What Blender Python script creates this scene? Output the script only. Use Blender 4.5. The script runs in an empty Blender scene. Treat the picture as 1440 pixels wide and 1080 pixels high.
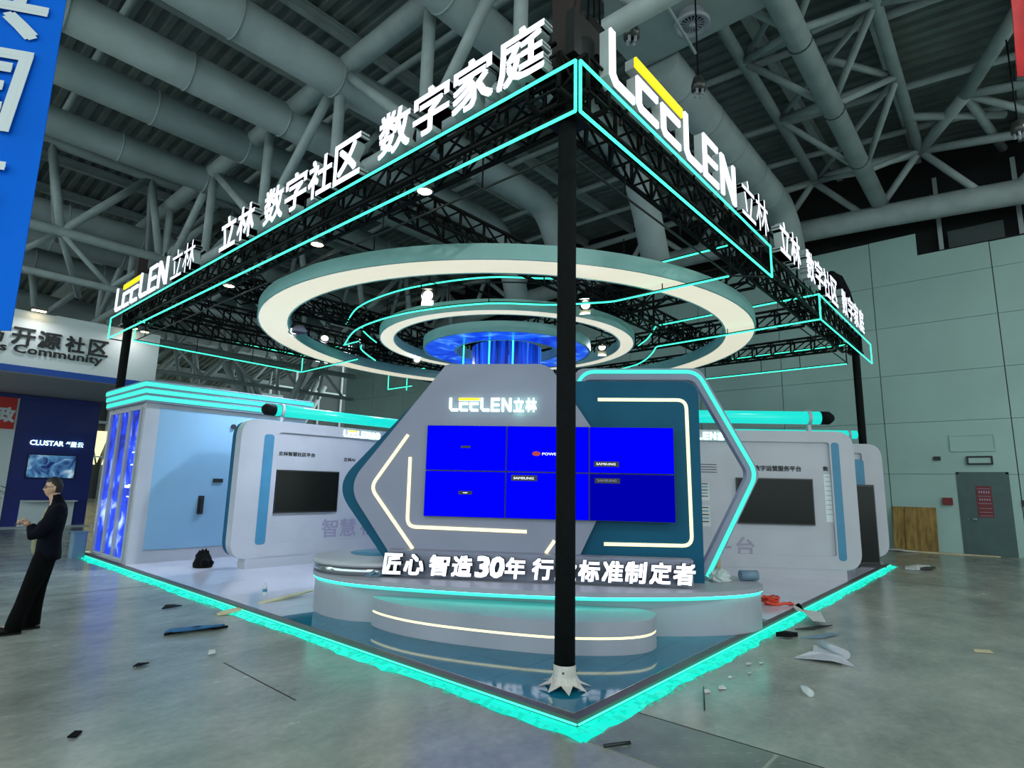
import bpy, math, random
from math import radians, sin, cos, pi, sqrt
from mathutils import Vector, Matrix
random.seed(7)
SC = bpy.context.scene
COL = SC.collection

# ------------------------------------------------------------------ camera
CAM = Vector((-3.7483, -2.5876, 1.72)); YAW, PITCH, ROLL, FPX = 0.7189, 0.1722, 0.0215, 816.15
FW = Vector((cos(PITCH)*cos(YAW), cos(PITCH)*sin(YAW), sin(PITCH)))
RT0 = Vector((sin(YAW), -cos(YAW), 0)); UP0 = RT0.cross(FW)
RT = RT0*cos(ROLL) + UP0*sin(ROLL); UPV = -RT0*sin(ROLL) + UP0*cos(ROLL)
cd = bpy.data.cameras.new('camera'); cam = bpy.data.objects.new('camera', cd); COL.objects.link(cam)
cd.sensor_fit = 'HORIZONTAL'; cd.sensor_width = 36; cd.lens = FPX/1440*36; cd.clip_end = 300
cam.matrix_world = Matrix(((RT.x, UPV.x, -FW.x, CAM.x), (RT.y, UPV.y, -FW.y, CAM.y), (RT.z, UPV.z, -FW.z, CAM.z), (0, 0, 0, 1)))
SC.camera = cam

# ------------------------------------------------------------------ light and exposure
SC.view_settings.view_transform = 'Standard'; SC.view_settings.look = 'None'
SC.view_settings.gamma = 1; SC.view_settings.use_curve_mapping = False
SC.view_settings.exposure = 0.0
wd = bpy.data.worlds.new('hall_air'); SC.world = wd; wd.use_nodes = True
wd.node_tree.nodes['Background'].inputs[0].default_value = (0.74, 0.90, 0.91, 1)
wd.node_tree.nodes['Background'].inputs[1].default_value = 2.1
def add_fill_lamp(name, loc, power, size=1.2, color=(1, .98, .93)):
    l = bpy.data.lights.new(name, 'AREA'); l.energy = power; l.size = size; l.shape = 'DISK'; l.color = color
    o = bpy.data.objects.new(name, l); COL.objects.link(o); o.location = loc
for i, (x, y) in enumerate([(-9, -4), (-2, -11), (-8, 9), (-14, 20), (10, -9), (-16, 34)]):
    add_fill_lamp('unseen_fill_lamp', (x, y, 11.6), 500)  # unseen fill lamps added out of view to brighten floor and stand

def lin(c):
    return tuple((v/255/12.92 if v/255 <= .04045 else ((v/255+.055)/1.055)**2.4) for v in c)

# ------------------------------------------------------------------ materials
MATS = {}
def mat(name, col, rough=.5, metal=0, noise=.06, nscale=3, bump=0, bscale=40, emit=0, ecol=None, spec=.5, alpha=1, col2=None, stretch=(1, 1, 1), trans=0, coat=0):
    m = bpy.data.materials.new(name); m.use_nodes = True; nt = m.node_tree; N = nt.nodes; L = nt.links
    b = N['Principled BSDF']
    c = lin(col); b.inputs['Base Color'].default_value = (*c, 1); b.inputs['Roughness'].default_value = rough
    b.inputs['Metallic'].default_value = metal; b.inputs['Specular IOR Level'].default_value = spec; b.inputs['Alpha'].default_value = alpha
    b.inputs['Transmission Weight'].default_value = trans; b.inputs['Coat Weight'].default_value = coat
    tc = N.new('ShaderNodeTexCoord'); mp = N.new('ShaderNodeMapping'); L.new(tc.outputs['Object'], mp.inputs[0]); mp.inputs['Scale'].default_value = stretch
    if noise or col2:
        nz = N.new('ShaderNodeTexNoise'); nz.inputs['Scale'].default_value = nscale; nz.inputs['Detail'].default_value = 6; L.new(mp.outputs[0], nz.inputs['Vector'])
        r = N.new('ShaderNodeValToRGB'); L.new(nz.outputs['Fac'], r.inputs[0])
        c2 = lin(col2) if col2 else tuple(v*(1-noise*3) for v in c)
        r.color_ramp.elements[0].position = .35; r.color_ramp.elements[1].position = .65
        r.color_ramp.elements[0].color = (*c2, 1); r.color_ramp.elements[1].color = (*[min(1, v*(1+noise)) for v in c], 1)
        L.new(r.outputs[0], b.inputs['Base Color'])
    if bump:
        n2 = N.new('ShaderNodeTexNoise'); n2.inputs['Scale'].default_value = bscale; n2.inputs['Detail'].default_value = 3; L.new(mp.outputs[0], n2.inputs['Vector'])
        bp = N.new('ShaderNodeBump'); bp.inputs['Strength'].default_value = bump; bp.inputs['Distance'].default_value = .01; L.new(n2.outputs['Fac'], bp.inputs['Height']); L.new(bp.outputs[0], b.inputs['Normal'])
    if emit:
        e = lin(ecol or col); b.inputs['Emission Color'].default_value = (*e, 1); b.inputs['Emission Strength'].default_value = emit
    MATS[name] = m
    return m

M = {}
M['steel'] = mat('painted_roof_steel', (168, 180, 180), .55, noise=.05, nscale=2, bump=.1)
M['duct'] = mat('grey_duct_sheet', (170, 182, 182), .6, noise=.06, nscale=.8, bump=.15, bscale=12)
M['paleblue'] = mat('pale_blue_board', (132, 172, 204), .35, noise=.02, nscale=1)
M['deck'] = mat('grey_roof_deck', (118, 130, 128), .7, noise=.08, nscale=1)
M['black'] = mat('black_painted_truss', (8, 10, 10), .5, noise=.05, nscale=8, spec=.15)
M['rod'] = mat('dark_aluminium_rod', (34, 38, 38), .45, metal=.2, noise=.05, spec=.3)
M['wrap'] = mat('black_fabric_wrap', (9, 11, 14), .8, noise=.1, nscale=20, bump=.3, bscale=60, spec=.15)
M['white'] = mat('white_gloss_board', (176, 178, 188), .32, noise=.02, nscale=1.5)
M['grey'] = mat('pale_grey_board', (134, 138, 160), .45, noise=.02, nscale=1.5)
M['pod'] = mat('matt_grey_podium_board', (152, 156, 168), .45, noise=.025, nscale=1.5)
M['teal'] = mat('dark_teal_board', (4, 82, 112), .5, spec=.2, noise=.03, nscale=1.5)
M['ledge_blue'] = mat('steel_blue_board', (60, 128, 164), .4, noise=.03)
M['ringside'] = mat('ring_fascia_neon_tint', (156, 208, 206), .5, noise=.03, nscale=1)  # teal neon spill on the rings is mixed into the base colour
M['ringcream'] = mat('ring_cream_underside', (228, 222, 204), .6, noise=.03, nscale=1, emit=.8, ecol=(236, 229, 204))  # cream underside with a mild emission of its own
M['neon'] = mat('aqua_neon_tube', (10, 60, 50), .4, noise=0, emit=2.6, ecol=(58, 236, 184))
M['neon_soft'] = mat('aqua_light_band', (10, 60, 56), .4, noise=0, emit=1.15, ecol=(64, 240, 216))
M['glow_tube'] = mat('aqua_glowing_tube', (20, 90, 80), .3, noise=0, emit=.85, ecol=(20, 240, 226))
M['floorglow'] = mat('aqua_floor_glow', (4, 70, 50), .4, noise=0, emit=1.0, ecol=(4, 238, 214))  # LED light falling on the floor film, drawn as an emissive ribbon
M['film'] = mat('crumpled_film_glow', (20, 120, 96), .2, noise=.1, nscale=30, alpha=.5, emit=.6, ecol=(4, 235, 200))  # emission stands for LED light caught in the clear film
M['warm'] = mat('warm_light_strip', (255, 240, 190), .4, noise=0, emit=1.05, ecol=(255, 240, 178))
M['sign'] = mat('lit_white_sign_face', (240, 240, 255), .4, noise=0, emit=1.15, ecol=(238, 240, 255))
M['sign_side'] = mat('sign_return', (176, 190, 190), .5, noise=.04)
M['sign_dark'] = mat('dark_letter_return', (40, 52, 54), .5, noise=.04)
M['yellow'] = mat('lit_yellow_bar', (255, 225, 10), .4, noise=0, emit=.95, ecol=(255, 222, 8))
M['halo'] = mat('halo_lit_letter', (225, 255, 240), .4, noise=0, emit=1.6, ecol=(222, 255, 240))
M['print'] = mat('black_print', (22, 26, 30), .5, noise=0)
M['ghost'] = mat('lilac_ghost_print', (148, 142, 166), .5, noise=0)
M['screen_blue'] = mat('blue_screen', (0, 0, 4), .25, noise=0, emit=1.0, ecol=(0, 2, 255), spec=0)
M['screen_dim'] = mat('dim_blue_screen', (0, 0, 4), .25, noise=0, emit=.42, ecol=(0, 1, 255), spec=0)
M['bezel'] = mat('black_bezel', (8, 8, 14), .3, noise=0)
M['tv_off'] = mat('dark_switched_off_screen', (7, 9, 9), .15, noise=.05, spec=.2)
M['label_white'] = mat('white_label_print', (250, 250, 255), .6, noise=0, emit=.25, ecol=(250, 250, 255))  # printed label, slight emission added to make it brighter
M['rim_fill'] = mat('aqua_hidden_rim_fill', (10, 60, 56), .4, noise=0, emit=9, ecol=(40, 240, 206))  # unseen emitter added to wash podium and step with aqua light
M['skin'] = mat('skin', (186, 148, 124), .5, noise=.05, nscale=12)
M['hair'] = mat('black_hair', (12, 11, 12), .6, noise=.1, nscale=40, bump=.5, bscale=120)
M['jacket'] = mat('navy_jacket_cloth', (7, 10, 22), .85, noise=.1, nscale=10, bump=.3, bscale=25, spec=.1)
M['trouser'] = mat('black_trouser_cloth', (4, 5, 6), .9, noise=.1, nscale=10, bump=.3, bscale=25, spec=.1)
M['shoe'] = mat('black_shoe', (6, 6, 7), .6, noise=.05, spec=.2)
M['shirt'] = mat('beige_shirt', (140, 142, 112), .8, noise=.08)
M['glass'] = mat('spectacle_lens', (190, 220, 235), .05, noise=0, alpha=.6)
M['ply'] = mat('plywood', (150, 122, 62), .7, noise=.1, nscale=4, col2=(112, 88, 40), stretch=(1, 3, .6), bump=.3)
M['pine'] = mat('pale_board_offcut', (196, 186, 150), .6, noise=.06, nscale=4)
M['door'] = mat('grey_steel_door', (66, 92, 92), .5, noise=.05)
M['wallp'] = mat('pale_wall_panel', (158, 190, 184), .55, noise=.03, nscale=.5)
M['seam'] = mat('wall_backing', (70, 80, 80), .8, noise=.02)
M['darkopen'] = mat('dark_void', (16, 20, 20), .8, noise=.1)
M['red'] = mat('red_box', (120, 30, 32), .5, noise=.05)
M['redposter'] = mat('red_poster', (200, 36, 24), .5, noise=.03)
M['maroon'] = mat('maroon_notice', (110, 24, 34), .5, noise=.05)
M['paper'] = mat('white_paper', (200, 204, 204), .7, noise=.05)
M['bluebanner'] = mat('bright_blue_banner', (4, 104, 222), .7, noise=.05, nscale=.6, bump=.1, bscale=3, spec=.1)
M['redbanner'] = mat('red_banner', (222, 52, 56), .7, noise=.05)
M['navy'] = mat('royal_blue_wall', (6, 30, 120), .45, noise=.04, nscale=.5)
M['fasciablue'] = mat('blue_edge_trim', (10, 70, 160), .5, noise=.02)
M['booth_white'] = mat('booth_fascia_white', (210, 220, 224), .5, noise=.02, nscale=.6)
M['soffit'] = mat('grey_soffit', (150, 150, 158), .6, noise=.02)
M['graybox'] = mat('blue_grey_box', (100, 128, 150), .5, noise=.04)
M['leaf'] = mat('dark_green_leaf', (40, 62, 40), .5, noise=.1, nscale=8)
M['plastic'] = mat('clear_bottle_plastic', (225, 235, 235), .1, noise=0, alpha=.45)
M['rope_cream'] = mat('cream_cable', (190, 180, 140), .6, noise=.1)
M['rope_red'] = mat('red_cable', (214, 60, 34), .5, noise=.05)
M['bluecloth'] = mat('blue_strap', (30, 96, 150), .6, noise=.1, nscale=12)
M['lampwarm'] = mat('warm_lamp_lens', (255, 235, 200), .3, noise=0, emit=12, ecol=(255, 226, 176))
M['lampwhite'] = mat('lamp_lens', (255, 250, 235), .3, noise=0, emit=2.5, ecol=(250, 252, 235))
M['lampcan'] = mat('grey_lamp_can', (90, 92, 90), .3, metal=.6, noise=.05)
M['brown'] = mat('brown_hoist_casing', (34, 21, 18), .6, noise=.1)
M['chrome'] = mat('shiny_metal', (190, 195, 198), .15, metal=1, noise=0)
M['trimdark'] = mat('dark_grey_platform_trim', (72, 72, 76), .45, noise=.05)
M['bracket'] = mat('white_post_shoe', (192, 190, 184), .55, noise=.06, nscale=10)
M['winlight'] = mat('bright_far_pane', (250, 240, 190), .5, noise=0, emit=1.1, ecol=(244, 236, 180))
M['farwall'] = mat('dark_far_wall', (66, 72, 72), .8, noise=.04, nscale=.4)
M['beige'] = mat('beige_cloth', (170, 156, 120), .8, noise=.05)

def tweak_floor():
    m = mat('polished_concrete', (118, 126, 118), .3, noise=0)
    nt = m.node_tree; N = nt.nodes; L = nt.links; b = N['Principled BSDF']
    tc = N['Texture Coordinate']
    n1 = N.new('ShaderNodeTexNoise'); n1.inputs['Scale'].default_value = .45; n1.inputs['Detail'].default_value = 8; n1.inputs['Roughness'].default_value = .65
    mp = N.new('ShaderNodeMapping'); mp.inputs['Rotation'].default_value = (0, 0, -.85); mp.inputs['Scale'].default_value = (1, 1.8, 1)
    L.new(tc.outputs['Object'], n1.inputs['Vector']); L.new(tc.outputs['Object'], mp.inputs[0])
    n2 = N.new('ShaderNodeTexNoise'); n2.inputs['Scale'].default_value = 1.1; n2.inputs['Detail'].default_value = 9; n2.inputs['Roughness'].default_value = .7; L.new(mp.outputs[0], n2.inputs['Vector'])
    n3 = N.new('ShaderNodeTexNoise'); n3.inputs['Scale'].default_value = 16; n3.inputs['Detail'].default_value = 6; L.new(tc.outputs['Object'], n3.inputs['Vector'])
    mx = N.new('ShaderNodeMath'); mx.operation = 'ADD'; L.new(n1.outputs['Fac'], mx.inputs[0]); L.new(n2.outputs['Fac'], mx.inputs[1])
    m3 = N.new('ShaderNodeMath'); m3.operation = 'MULTIPLY_ADD'; m3.inputs[1].default_value = .3; L.new(n3.outputs['Fac'], m3.inputs[0]); L.new(mx.outputs[0], m3.inputs[2])
    r = N.new('ShaderNodeValToRGB'); mr = N.new('ShaderNodeMapRange'); mr.inputs['From Min'].default_value = .8; mr.inputs['From Max'].default_value = 1.5
    L.new(m3.outputs[0], mr.inputs[0]); L.new(mr.outputs[0], r.inputs[0])
    e = r.color_ramp.elements; e[0].position = 0; e[0].color = (*lin((98, 104, 99)), 1); e[1].position = 1; e[1].color = (*lin((164, 169, 160)), 1)
    x = e.new(.5); x.color = (*lin((134, 141, 134)), 1)
    L.new(r.outputs[0], b.inputs['Base Color'])
    r2 = N.new('ShaderNodeMapRange'); r2.inputs['From Min'].default_value = .2; r2.inputs['From Max'].default_value = .8; r2.inputs['To Min'].default_value = .19; r2.inputs['To Max'].default_value = .3
    L.new(n2.outputs['Fac'], r2.inputs[0]); L.new(r2.outputs[0], b.inputs['Roughness'])
    bp = N.new('ShaderNodeBump'); bp.inputs['Strength'].default_value = .05; bp.inputs['Distance'].default_value = .01; L.new(n2.outputs['Fac'], bp.inputs['Height']); L.new(bp.outputs[0], b.inputs['Normal'])
    return m
M['floor'] = tweak_floor()

def nebula(name, scale, strength, dark, mid, bright, stretch=(1, 1, 1)):
    m = mat(name, dark, .3, noise=0); nt = m.node_tree; N = nt.nodes; L = nt.links; b = N['Principled BSDF']; tc = N['Texture Coordinate']
    n1 = N.new('ShaderNodeTexNoise'); n1.inputs['Scale'].default_value = scale; n1.inputs['Detail'].default_value = 8; n1.inputs['Distortion'].default_value = 1.2; mp = N['Mapping']; mp.inputs['Scale'].default_value = stretch; L.new(mp.outputs[0], n1.inputs['Vector'])
    r = N.new('ShaderNodeValToRGB'); L.new(n1.outputs['Fac'], r.inputs[0]); e = r.color_ramp.elements
    e[0].position = .36; e[0].color = (*lin(dark), 1); e[1].position = .74; e[1].color = (*lin(bright), 1); k = e.new(.54); k.color = (*lin(mid), 1)
    L.new(r.outputs[0], b.inputs['Emission Color']); b.inputs['Emission Strength'].default_value = strength; L.new(r.outputs[0], b.inputs['Base Color'])
    return m
M['nebula'] = nebula('star_print_lightbox', 1.4, .85, (8, 40, 190), (24, 92, 232), (120, 190, 255))
M['curtain'] = nebula('blue_curtain_screen', 2.2, .75, (4, 22, 120), (14, 70, 215), (80, 170, 250), (3, 3, .12))
M['globe'] = nebula('earth_print_lightbox', 1.7, .95, (4, 18, 130), (14, 60, 225), (190, 215, 255))
M['citytv'] = nebula('city_video', 2.6, .8, (16, 24, 90), (70, 120, 160), (190, 205, 215))
def tealfloor():
    m = mat('teal_gloss_tile', (24, 112, 142), .07, noise=.06, nscale=1.2, spec=.3)
    return m
M['tealtile'] = tealfloor()
M['whitetile'] = mat('white_gloss_tile', (190, 192, 210), .09, noise=.02, nscale=1)

# ------------------------------------------------------------------ mesh helpers
class MB:
    def __init__(s): s.v = []; s.f = []; s.m = []; s.sm = []
    def add(s, vs, fs, mi=0, smooth=False):
        k = len(s.v); s.v += [tuple(v) for v in vs]; s.f += [tuple(i+k for i in f) for f in fs]; s.m += [mi]*len(fs); s.sm += [smooth]*len(fs); return s
    def box(s, x0, x1, y0, y1, z0, z1, mi=0):
        vs = [(x, y, z) for z in (z0, z1) for y in (y0, y1) for x in (x0, x1)]
        return s.add(vs, [(0, 2, 3, 1), (4, 5, 7, 6), (0, 1, 5, 4), (2, 6, 7, 3), (0, 4, 6, 2), (1, 3, 7, 5)], mi)
    def obox(s, o, a, b, c, mi=0):   # origin corner and three edge vectors
        o, a, b, c = Vector(o), Vector(a), Vector(b), Vector(c)
        vs = [o, o+a, o+b, o+a+b, o+c, o+a+c, o+b+c, o+a+b+c]
        return s.add(vs, [(0, 2, 3, 1), (4, 5, 7, 6), (0, 1, 5, 4), (2, 6, 7, 3), (0, 4, 6, 2), (1, 3, 7, 5)], mi)
    def tube(s, pts, r, seg=8, closed=False, mi=0, cap=True, smooth=True):
        pts = [Vector(p) for p in pts]; n = len(pts); rr = r if isinstance(r, (list, tuple)) else [r]*n
        rings = []; ref = None
        for i, p in enumerate(pts):
            if closed: t = (pts[(i+1) % n]-pts[i-1])
            else: t = (pts[min(i+1, n-1)]-pts[max(i-1, 0)])
            t = t.normalized() if t.length > 1e-9 else Vector((0, 0, 1))
            if ref is None:
                ref = Vector((0, 0, 1)) if abs(t.z) < .9 else Vector((1, 0, 0))
            u = (ref - t*ref.dot(t))
            u = u.normalized() if u.length > 1e-6 else t.orthogonal().normalized()
            ref = u; w = t.cross(u)
            rings.append([p+u*cos(2*pi*k/seg)*rr[i]+w*sin(2*pi*k/seg)*rr[i] for k in range(seg)])
        vs = [v for rg in rings for v in rg]; fs = []
        m = n if closed else n-1
        for i in range(m):
            j = (i+1) % n
            for k in range(seg):
                l = (k+1) % seg; fs.append((i*seg+k, i*seg+l, j*seg+l, j*seg+k))
        s.add(vs, fs, mi, smooth)
        if cap and not closed:
            k0 = len(s.v)-len(vs)
            s.f.append(tuple(k0+k for k in range(seg))[::-1]); s.m.append(mi); s.sm.append(False)
            s.f.append(tuple(k0+(n-1)*seg+k for k in range(seg))); s.m.append(mi); s.sm.append(False)
        return s
    def cyl(s, a, b, r, seg=12, r2=None, mi=0):
        return s.tube([a, b], [r, r if r2 is None else r2], seg, mi=mi)
    def prism(s, poly, fr, d0, d1, mi=0, side=None, smooth=False):
        # poly: 2-D (a,b); fr: (origin, A, B, N); extruded from d0 to d1 along N
        O, A, B, Nn = fr; n = len(poly)
        vs = [O+A*p[0]+B*p[1]+Nn*d for d in (d0, d1) for p in poly]
        s.add(vs, [tuple(range(n))[::-1], tuple(range(n, 2*n))], mi)
        s.add(vs, [(i, (i+1) % n, n+(i+1) % n, n+i) for i in range(n)], mi if side is None else side, smooth)
        return s
    def ring(s, outer, inner, fr, d0, d1, mi=0, inner_mi=None, outer_mi=None):
        O, A, B, Nn = fr; n = len(outer)
        P = lambda p, d: O+A*p[0]+B*p[1]+Nn*d
        vs = [P(p, d0) for p in outer]+[P(p, d0) for p in inner]+[P(p, d1) for p in outer]+[P(p, d1) for p in inner]
        f1 = []; f2 = []; f3 = []
        for i in range(n):
            j = (i+1) % n
            f1 += [(i, n+i, n+j, j), (2*n+i, 2*n+j, 3*n+j, 3*n+i)]
            f2.append((i, j, 2*n+j, 2*n+i)); f3.append((n+i, 3*n+i, 3*n+j, n+j))
        s.add(vs, f1, mi); s.add(vs, f2, mi if outer_mi is None else outer_mi); s.add(vs, f3, mi if inner_mi is None else inner_mi)
        return s
    def lathe(s, prof, c=(0, 0, 0), seg=24, mi=0, smooth=True):
        vs = [(c[0]+r*cos(2*pi*k/seg), c[1]+r*sin(2*pi*k/seg), c[2]+z) for r, z in prof for k in range(seg)]
        fs = [(i*seg+k, i*seg+(k+1) % seg, (i+1)*seg+(k+1) % seg, (i+1)*seg+k) for i in range(len(prof)-1) for k in range(seg)]
        return s.add(vs, fs, mi, smooth)

LOC = {}
def setup(o, label=None, cat=None, group=None, kind=None):
    if label: o['label'] = label
    if cat: o['category'] = cat
    if group: o['group'] = group
    if kind: o['kind'] = kind
    return o
def thing(name, label, cat, loc=(0, 0, 0), group=None, kind=None):
    o = bpy.data.objects.new(name, None); COL.objects.link(o); o.location = loc; o.empty_display_size = .2
    LOC[o.name] = Vector(loc); return setup(o, label, cat, group, kind)
def root_of(o):
    t = Vector((0, 0, 0))
    while o is not None: t += Vector(o.location); o = o.parent
    return t
def obj(name, mb, mats, parent=None, label=None, cat=None, group=None, kind=None, at=None):
    me = bpy.data.meshes.new(name)
    base = root_of(parent) if parent is not None else Vector((0, 0, 0))
    off = Vector((0, 0, 0))
    if at is not None: off = Vector(at)
    sh = base+off
    me.from_pydata([(v[0]-sh.x, v[1]-sh.y, v[2]-sh.z) for v in mb.v], [], mb.f)
    for mm in (mats if isinstance(mats, (list, tuple)) else [mats]): me.materials.append(M[mm] if isinstance(mm, str) else mm)
    me.polygons.foreach_set('material_index', mb.m); me.polygons.foreach_set('use_smooth', mb.sm); me.update()
    import bmesh
    bm = bmesh.new(); bm.from_mesh(me); bmesh.ops.recalc_face_normals(bm, faces=bm.faces); bm.to_mesh(me); bm.free()
    o = bpy.data.objects.new(name, me); COL.objects.link(o)
    if parent is not None: o.parent = parent
    o.location = off
    return setup(o, label, cat, group, kind)
def copy_tree(o, parent=None):
    c = o.copy(); COL.objects.link(c)
    if parent is not None: c.parent = parent
    for ch in list(o.children): copy_tree(ch, c)
    return c

def rpoly(pts, rad, seg=6):
    out = []; n = len(pts)
    for i, p in enumerate(pts):
        r = rad[i] if isinstance(rad, (list, tuple)) else rad
        p = Vector(p); a = Vector(pts[i-1]); b = Vector(pts[(i+1) % n])
        u = (a-p).normalized(); w = (b-p).normalized()
        if r <= 0: out += [tuple(p)]*(seg+1); continue
        ang = u.angle(w); d = min(r/math.tan(ang/2), (a-p).length*.49, (b-p).length*.49); rr = d*math.tan(ang/2)
        p0 = p+u*d; p1 = p+w*d
        for k in range(seg+1):
            t = k/seg; q = p0*(1-t)**2+p*2*t*(1-t)+p1*t*t; out.append(tuple(q))
    return out
def dedupe(poly):
    o = []
    for p in poly:
        if not o or (Vector(p)-Vector(o[-1])).length > 1e-5: o.append(p)
    if (Vector(o[0])-Vector(o[-1])).length < 1e-5: o.pop()
    return o
def rrect(x0, x1, y0, y1, r, seg=6): return rpoly([(x0, y0), (x1, y0), (x1, y1), (x0, y1)], r, seg)
def roundpath(pts, r, seg=5):   # open 3-D path with rounded bends
    pts = [Vector(p) for p in pts]; out = [pts[0]]
    for i in range(1, len(pts)-1):
        p = pts[i]; u = (pts[i-1]-p); w = (pts[i+1]-p); d = min(r, u.length*.45, w.length*.45); u.normalize(); w.normalize()
        for k in range(seg+1):
            t = k/seg; out.append((p+u*d)*(1-t)**2+p*2*t*(1-t)+(p+w*d)*t*t)
    out.append(pts[-1]); return out
X, Y, Z = Vector((1, 0, 0)), Vector((0, 1, 0)), Vector((0, 0, 1))
FLAT = (Vector((0, 0, 0)), X, Y, Z)

# ---- lettering
_tc = {}
def glyphs(body, bold=.0, depth=.05, space=1.0, shear=0):
    key = (body, bold, depth, space, shear)
    if key not in _tc:
        cu = bpy.data.curves.new('t', 'FONT'); cu.body = body; cu.size = 1; cu.offset = bold; cu.extrude = .5; cu.space_character = space; cu.shear = shear; cu.resolution_u = 2
        o = bpy.data.objects.new('t', cu); COL.objects.link(o)
        dg = bpy.context.evaluated_depsgraph_get(); dg.update()
        me = bpy.data.meshes.new_from_object(o.evaluated_get(dg))
        vs = [tuple(v.co) for v in me.vertices]; fs = [tuple(p.vertices) for p in me.polygons]; fr = [p.normal.z > .7 for p in me.polygons]
        bpy.data.objects.remove(o); bpy.data.curves.remove(cu); bpy.data.meshes.remove(me)
        _tc[key] = (vs, fs, fr)
    return _tc[key]
def text(mb, body, org, A, B, Nn, w, h, depth, bold=0, space=1.0, shear=0, back=0.0, front_mi=0, side_mi=1, fit=True):
    vs, fs, fr = glyphs(body, 0, 1, space, shear)
    if not vs: return
    x0 = min(v[0] for v in vs); x1 = max(v[0] for v in vs); y0 = min(v[1] for v in vs); y1 = max(v[1] for v in vs)
    sx = w/(x1-x0); sy = h/(y1-y0) if h else sx
    gr = [(0, 0)] if not bold else [(-1, -1), (1, -1), (1, 1), (-1, 1)]
    sx *= 1/(1+2*bold); sy *= 1/(1+2*bold)
    for gi, (gx, gy) in enumerate(gr):
        P = [org+A*((v[0]-x0+bold*(1+gx))*sx)+B*((v[1]-y0+bold*(1+gy))*sy)+Nn*(back+gi*.0008+(v[2]+.5)*depth) for v in vs]
        mb.add(P, [f for f, q in zip(fs, fr) if q], front_mi); mb.add(P, [f for f, q in zip(fs, fr) if not q], side_mi)
L_ = [(0, 1), (.15, 1), (.15, .24), (.23, .15), (.74, .15), (.74, 0), (.15, 0), (0, .15)]
c_ = [(0, .63), (.74, .63), (.74, .48), (.15, .48), (.15, .24), (.23, .15), (.74, .15), (.74, 0), (.15, 0), (0, .15)]
E_ = [[(0, 0), (.15, 0), (.15, 1), (0, 1)], [(.15, .86), (.74, .86), (.74, 1), (.15, 1)], [(.15, .43), (.7, .43), (.7, .57), (.15, .57)], [(.15, 0), (.74, 0), (.74, .14), (.15, .14)]]
N_ = [(0, 0), (.14, 0), (.14, .7), (.66, 0), (.83, 0), (.83, 1), (.69, 1), (.69, .3), (.17, 1), (0, 1)]
def strokes(w):
    global L_, c_, E_, N_
    L_ = [(0, 1), (w, 1), (w, w+.08), (w+.08, w), (.76, w), (.76, 0), (w, 0), (0, w)]
    c_ = [(0, .6+w*.3), (.76, .6+w*.3), (.76, .6-w*.6), (w, .6-w*.6), (w, w+.02), (w+.05, w*.9), (.76, w*.9), (.76, 0), (w*.8, 0), (0, w*.8)]
    E_ = [[(0, 0), (w, 0), (w, 1), (0, 1)], [(w, 1-w*.9), (.76, 1-w*.9), (.76, 1), (w, 1)], [(w, .5-w*.4), (.72, .5-w*.4), (.72, .5+w*.4), (w, .5+w*.4)], [(w, 0), (.76, 0), (.76, w*.9), (w, w*.9)]]
    N_ = [(0, 0), (w, 0), (w, .68), (.84-w*1.1, 0), (.84, 0), (.84, 1), (.84-w, 1), (.84-w, .32), (w*1.1, 1), (0, 1)]
def logo_parts():   # (name, polygons, x offset) in units of the letter height; 5.45 wide
    return [('letter', [L_], 0), ('letter', [c_], .86), ('letter', [c_], 1.78), ('yellow_bar', [[(0, .79), (1.84, .79), (1.84, .98), (0, .98)]], .82),
            ('letter', [L_], 2.76), ('letter', E_, 3.66), ('letter', [N_], 4.6)]
def logo(parent, org, A, B, Nn, h, width, depth, mf='sign', ms='sign_side', name='letter'):
    k = width/5.43; strokes(.145 if mf == 'sign' else .2)
    for nm, polys, ox in logo_parts():
        mb = MB(); fr = (org, A, B, Nn)
        for p in polys: mb.prism([((q[0]+ox)*k, q[1]*h) for q in p], fr, 0, depth*.8, 1); mb.prism([((q[0]+ox)*k, q[1]*h) for q in p], fr, depth*.8, depth, 0)
        obj(nm, mb, ['yellow' if nm == 'yellow_bar' else mf, ms], parent, label='yellow lit bar' if nm == 'yellow_bar' else None)
def chars(parent, s, org, A, B, Nn, total, h, depth, bold=.02, gap=.12, mf='sign', ms='sign_side', widths=None):
    n = len(s); ws = widths or [1]*n; tot = sum(ws)+gap*(n-1); k = total/tot; x = 0
    for ch, w in zip(s, ws):
        if ch != ' ':
            mb = MB(); text(mb, ch, org+A*x, A, B, Nn, w*k, h, depth, bold); obj('letter', mb, [mf, ms], parent)
        x += (w+gap)*k

# ================================================================== THE HALL
def st(name, mb, m, parent=None): return obj(name, mb, m, parent, kind=None if parent is not None else 'structure')
def ste(name, loc=(0, 0, 0)): return thing(name, None, None, loc, kind='structure')
HW = 18.44
b = MB(); b.box(-40, 32, -40, 70, -.3, 0); floor = st('floor', b, 'floor')
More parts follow.
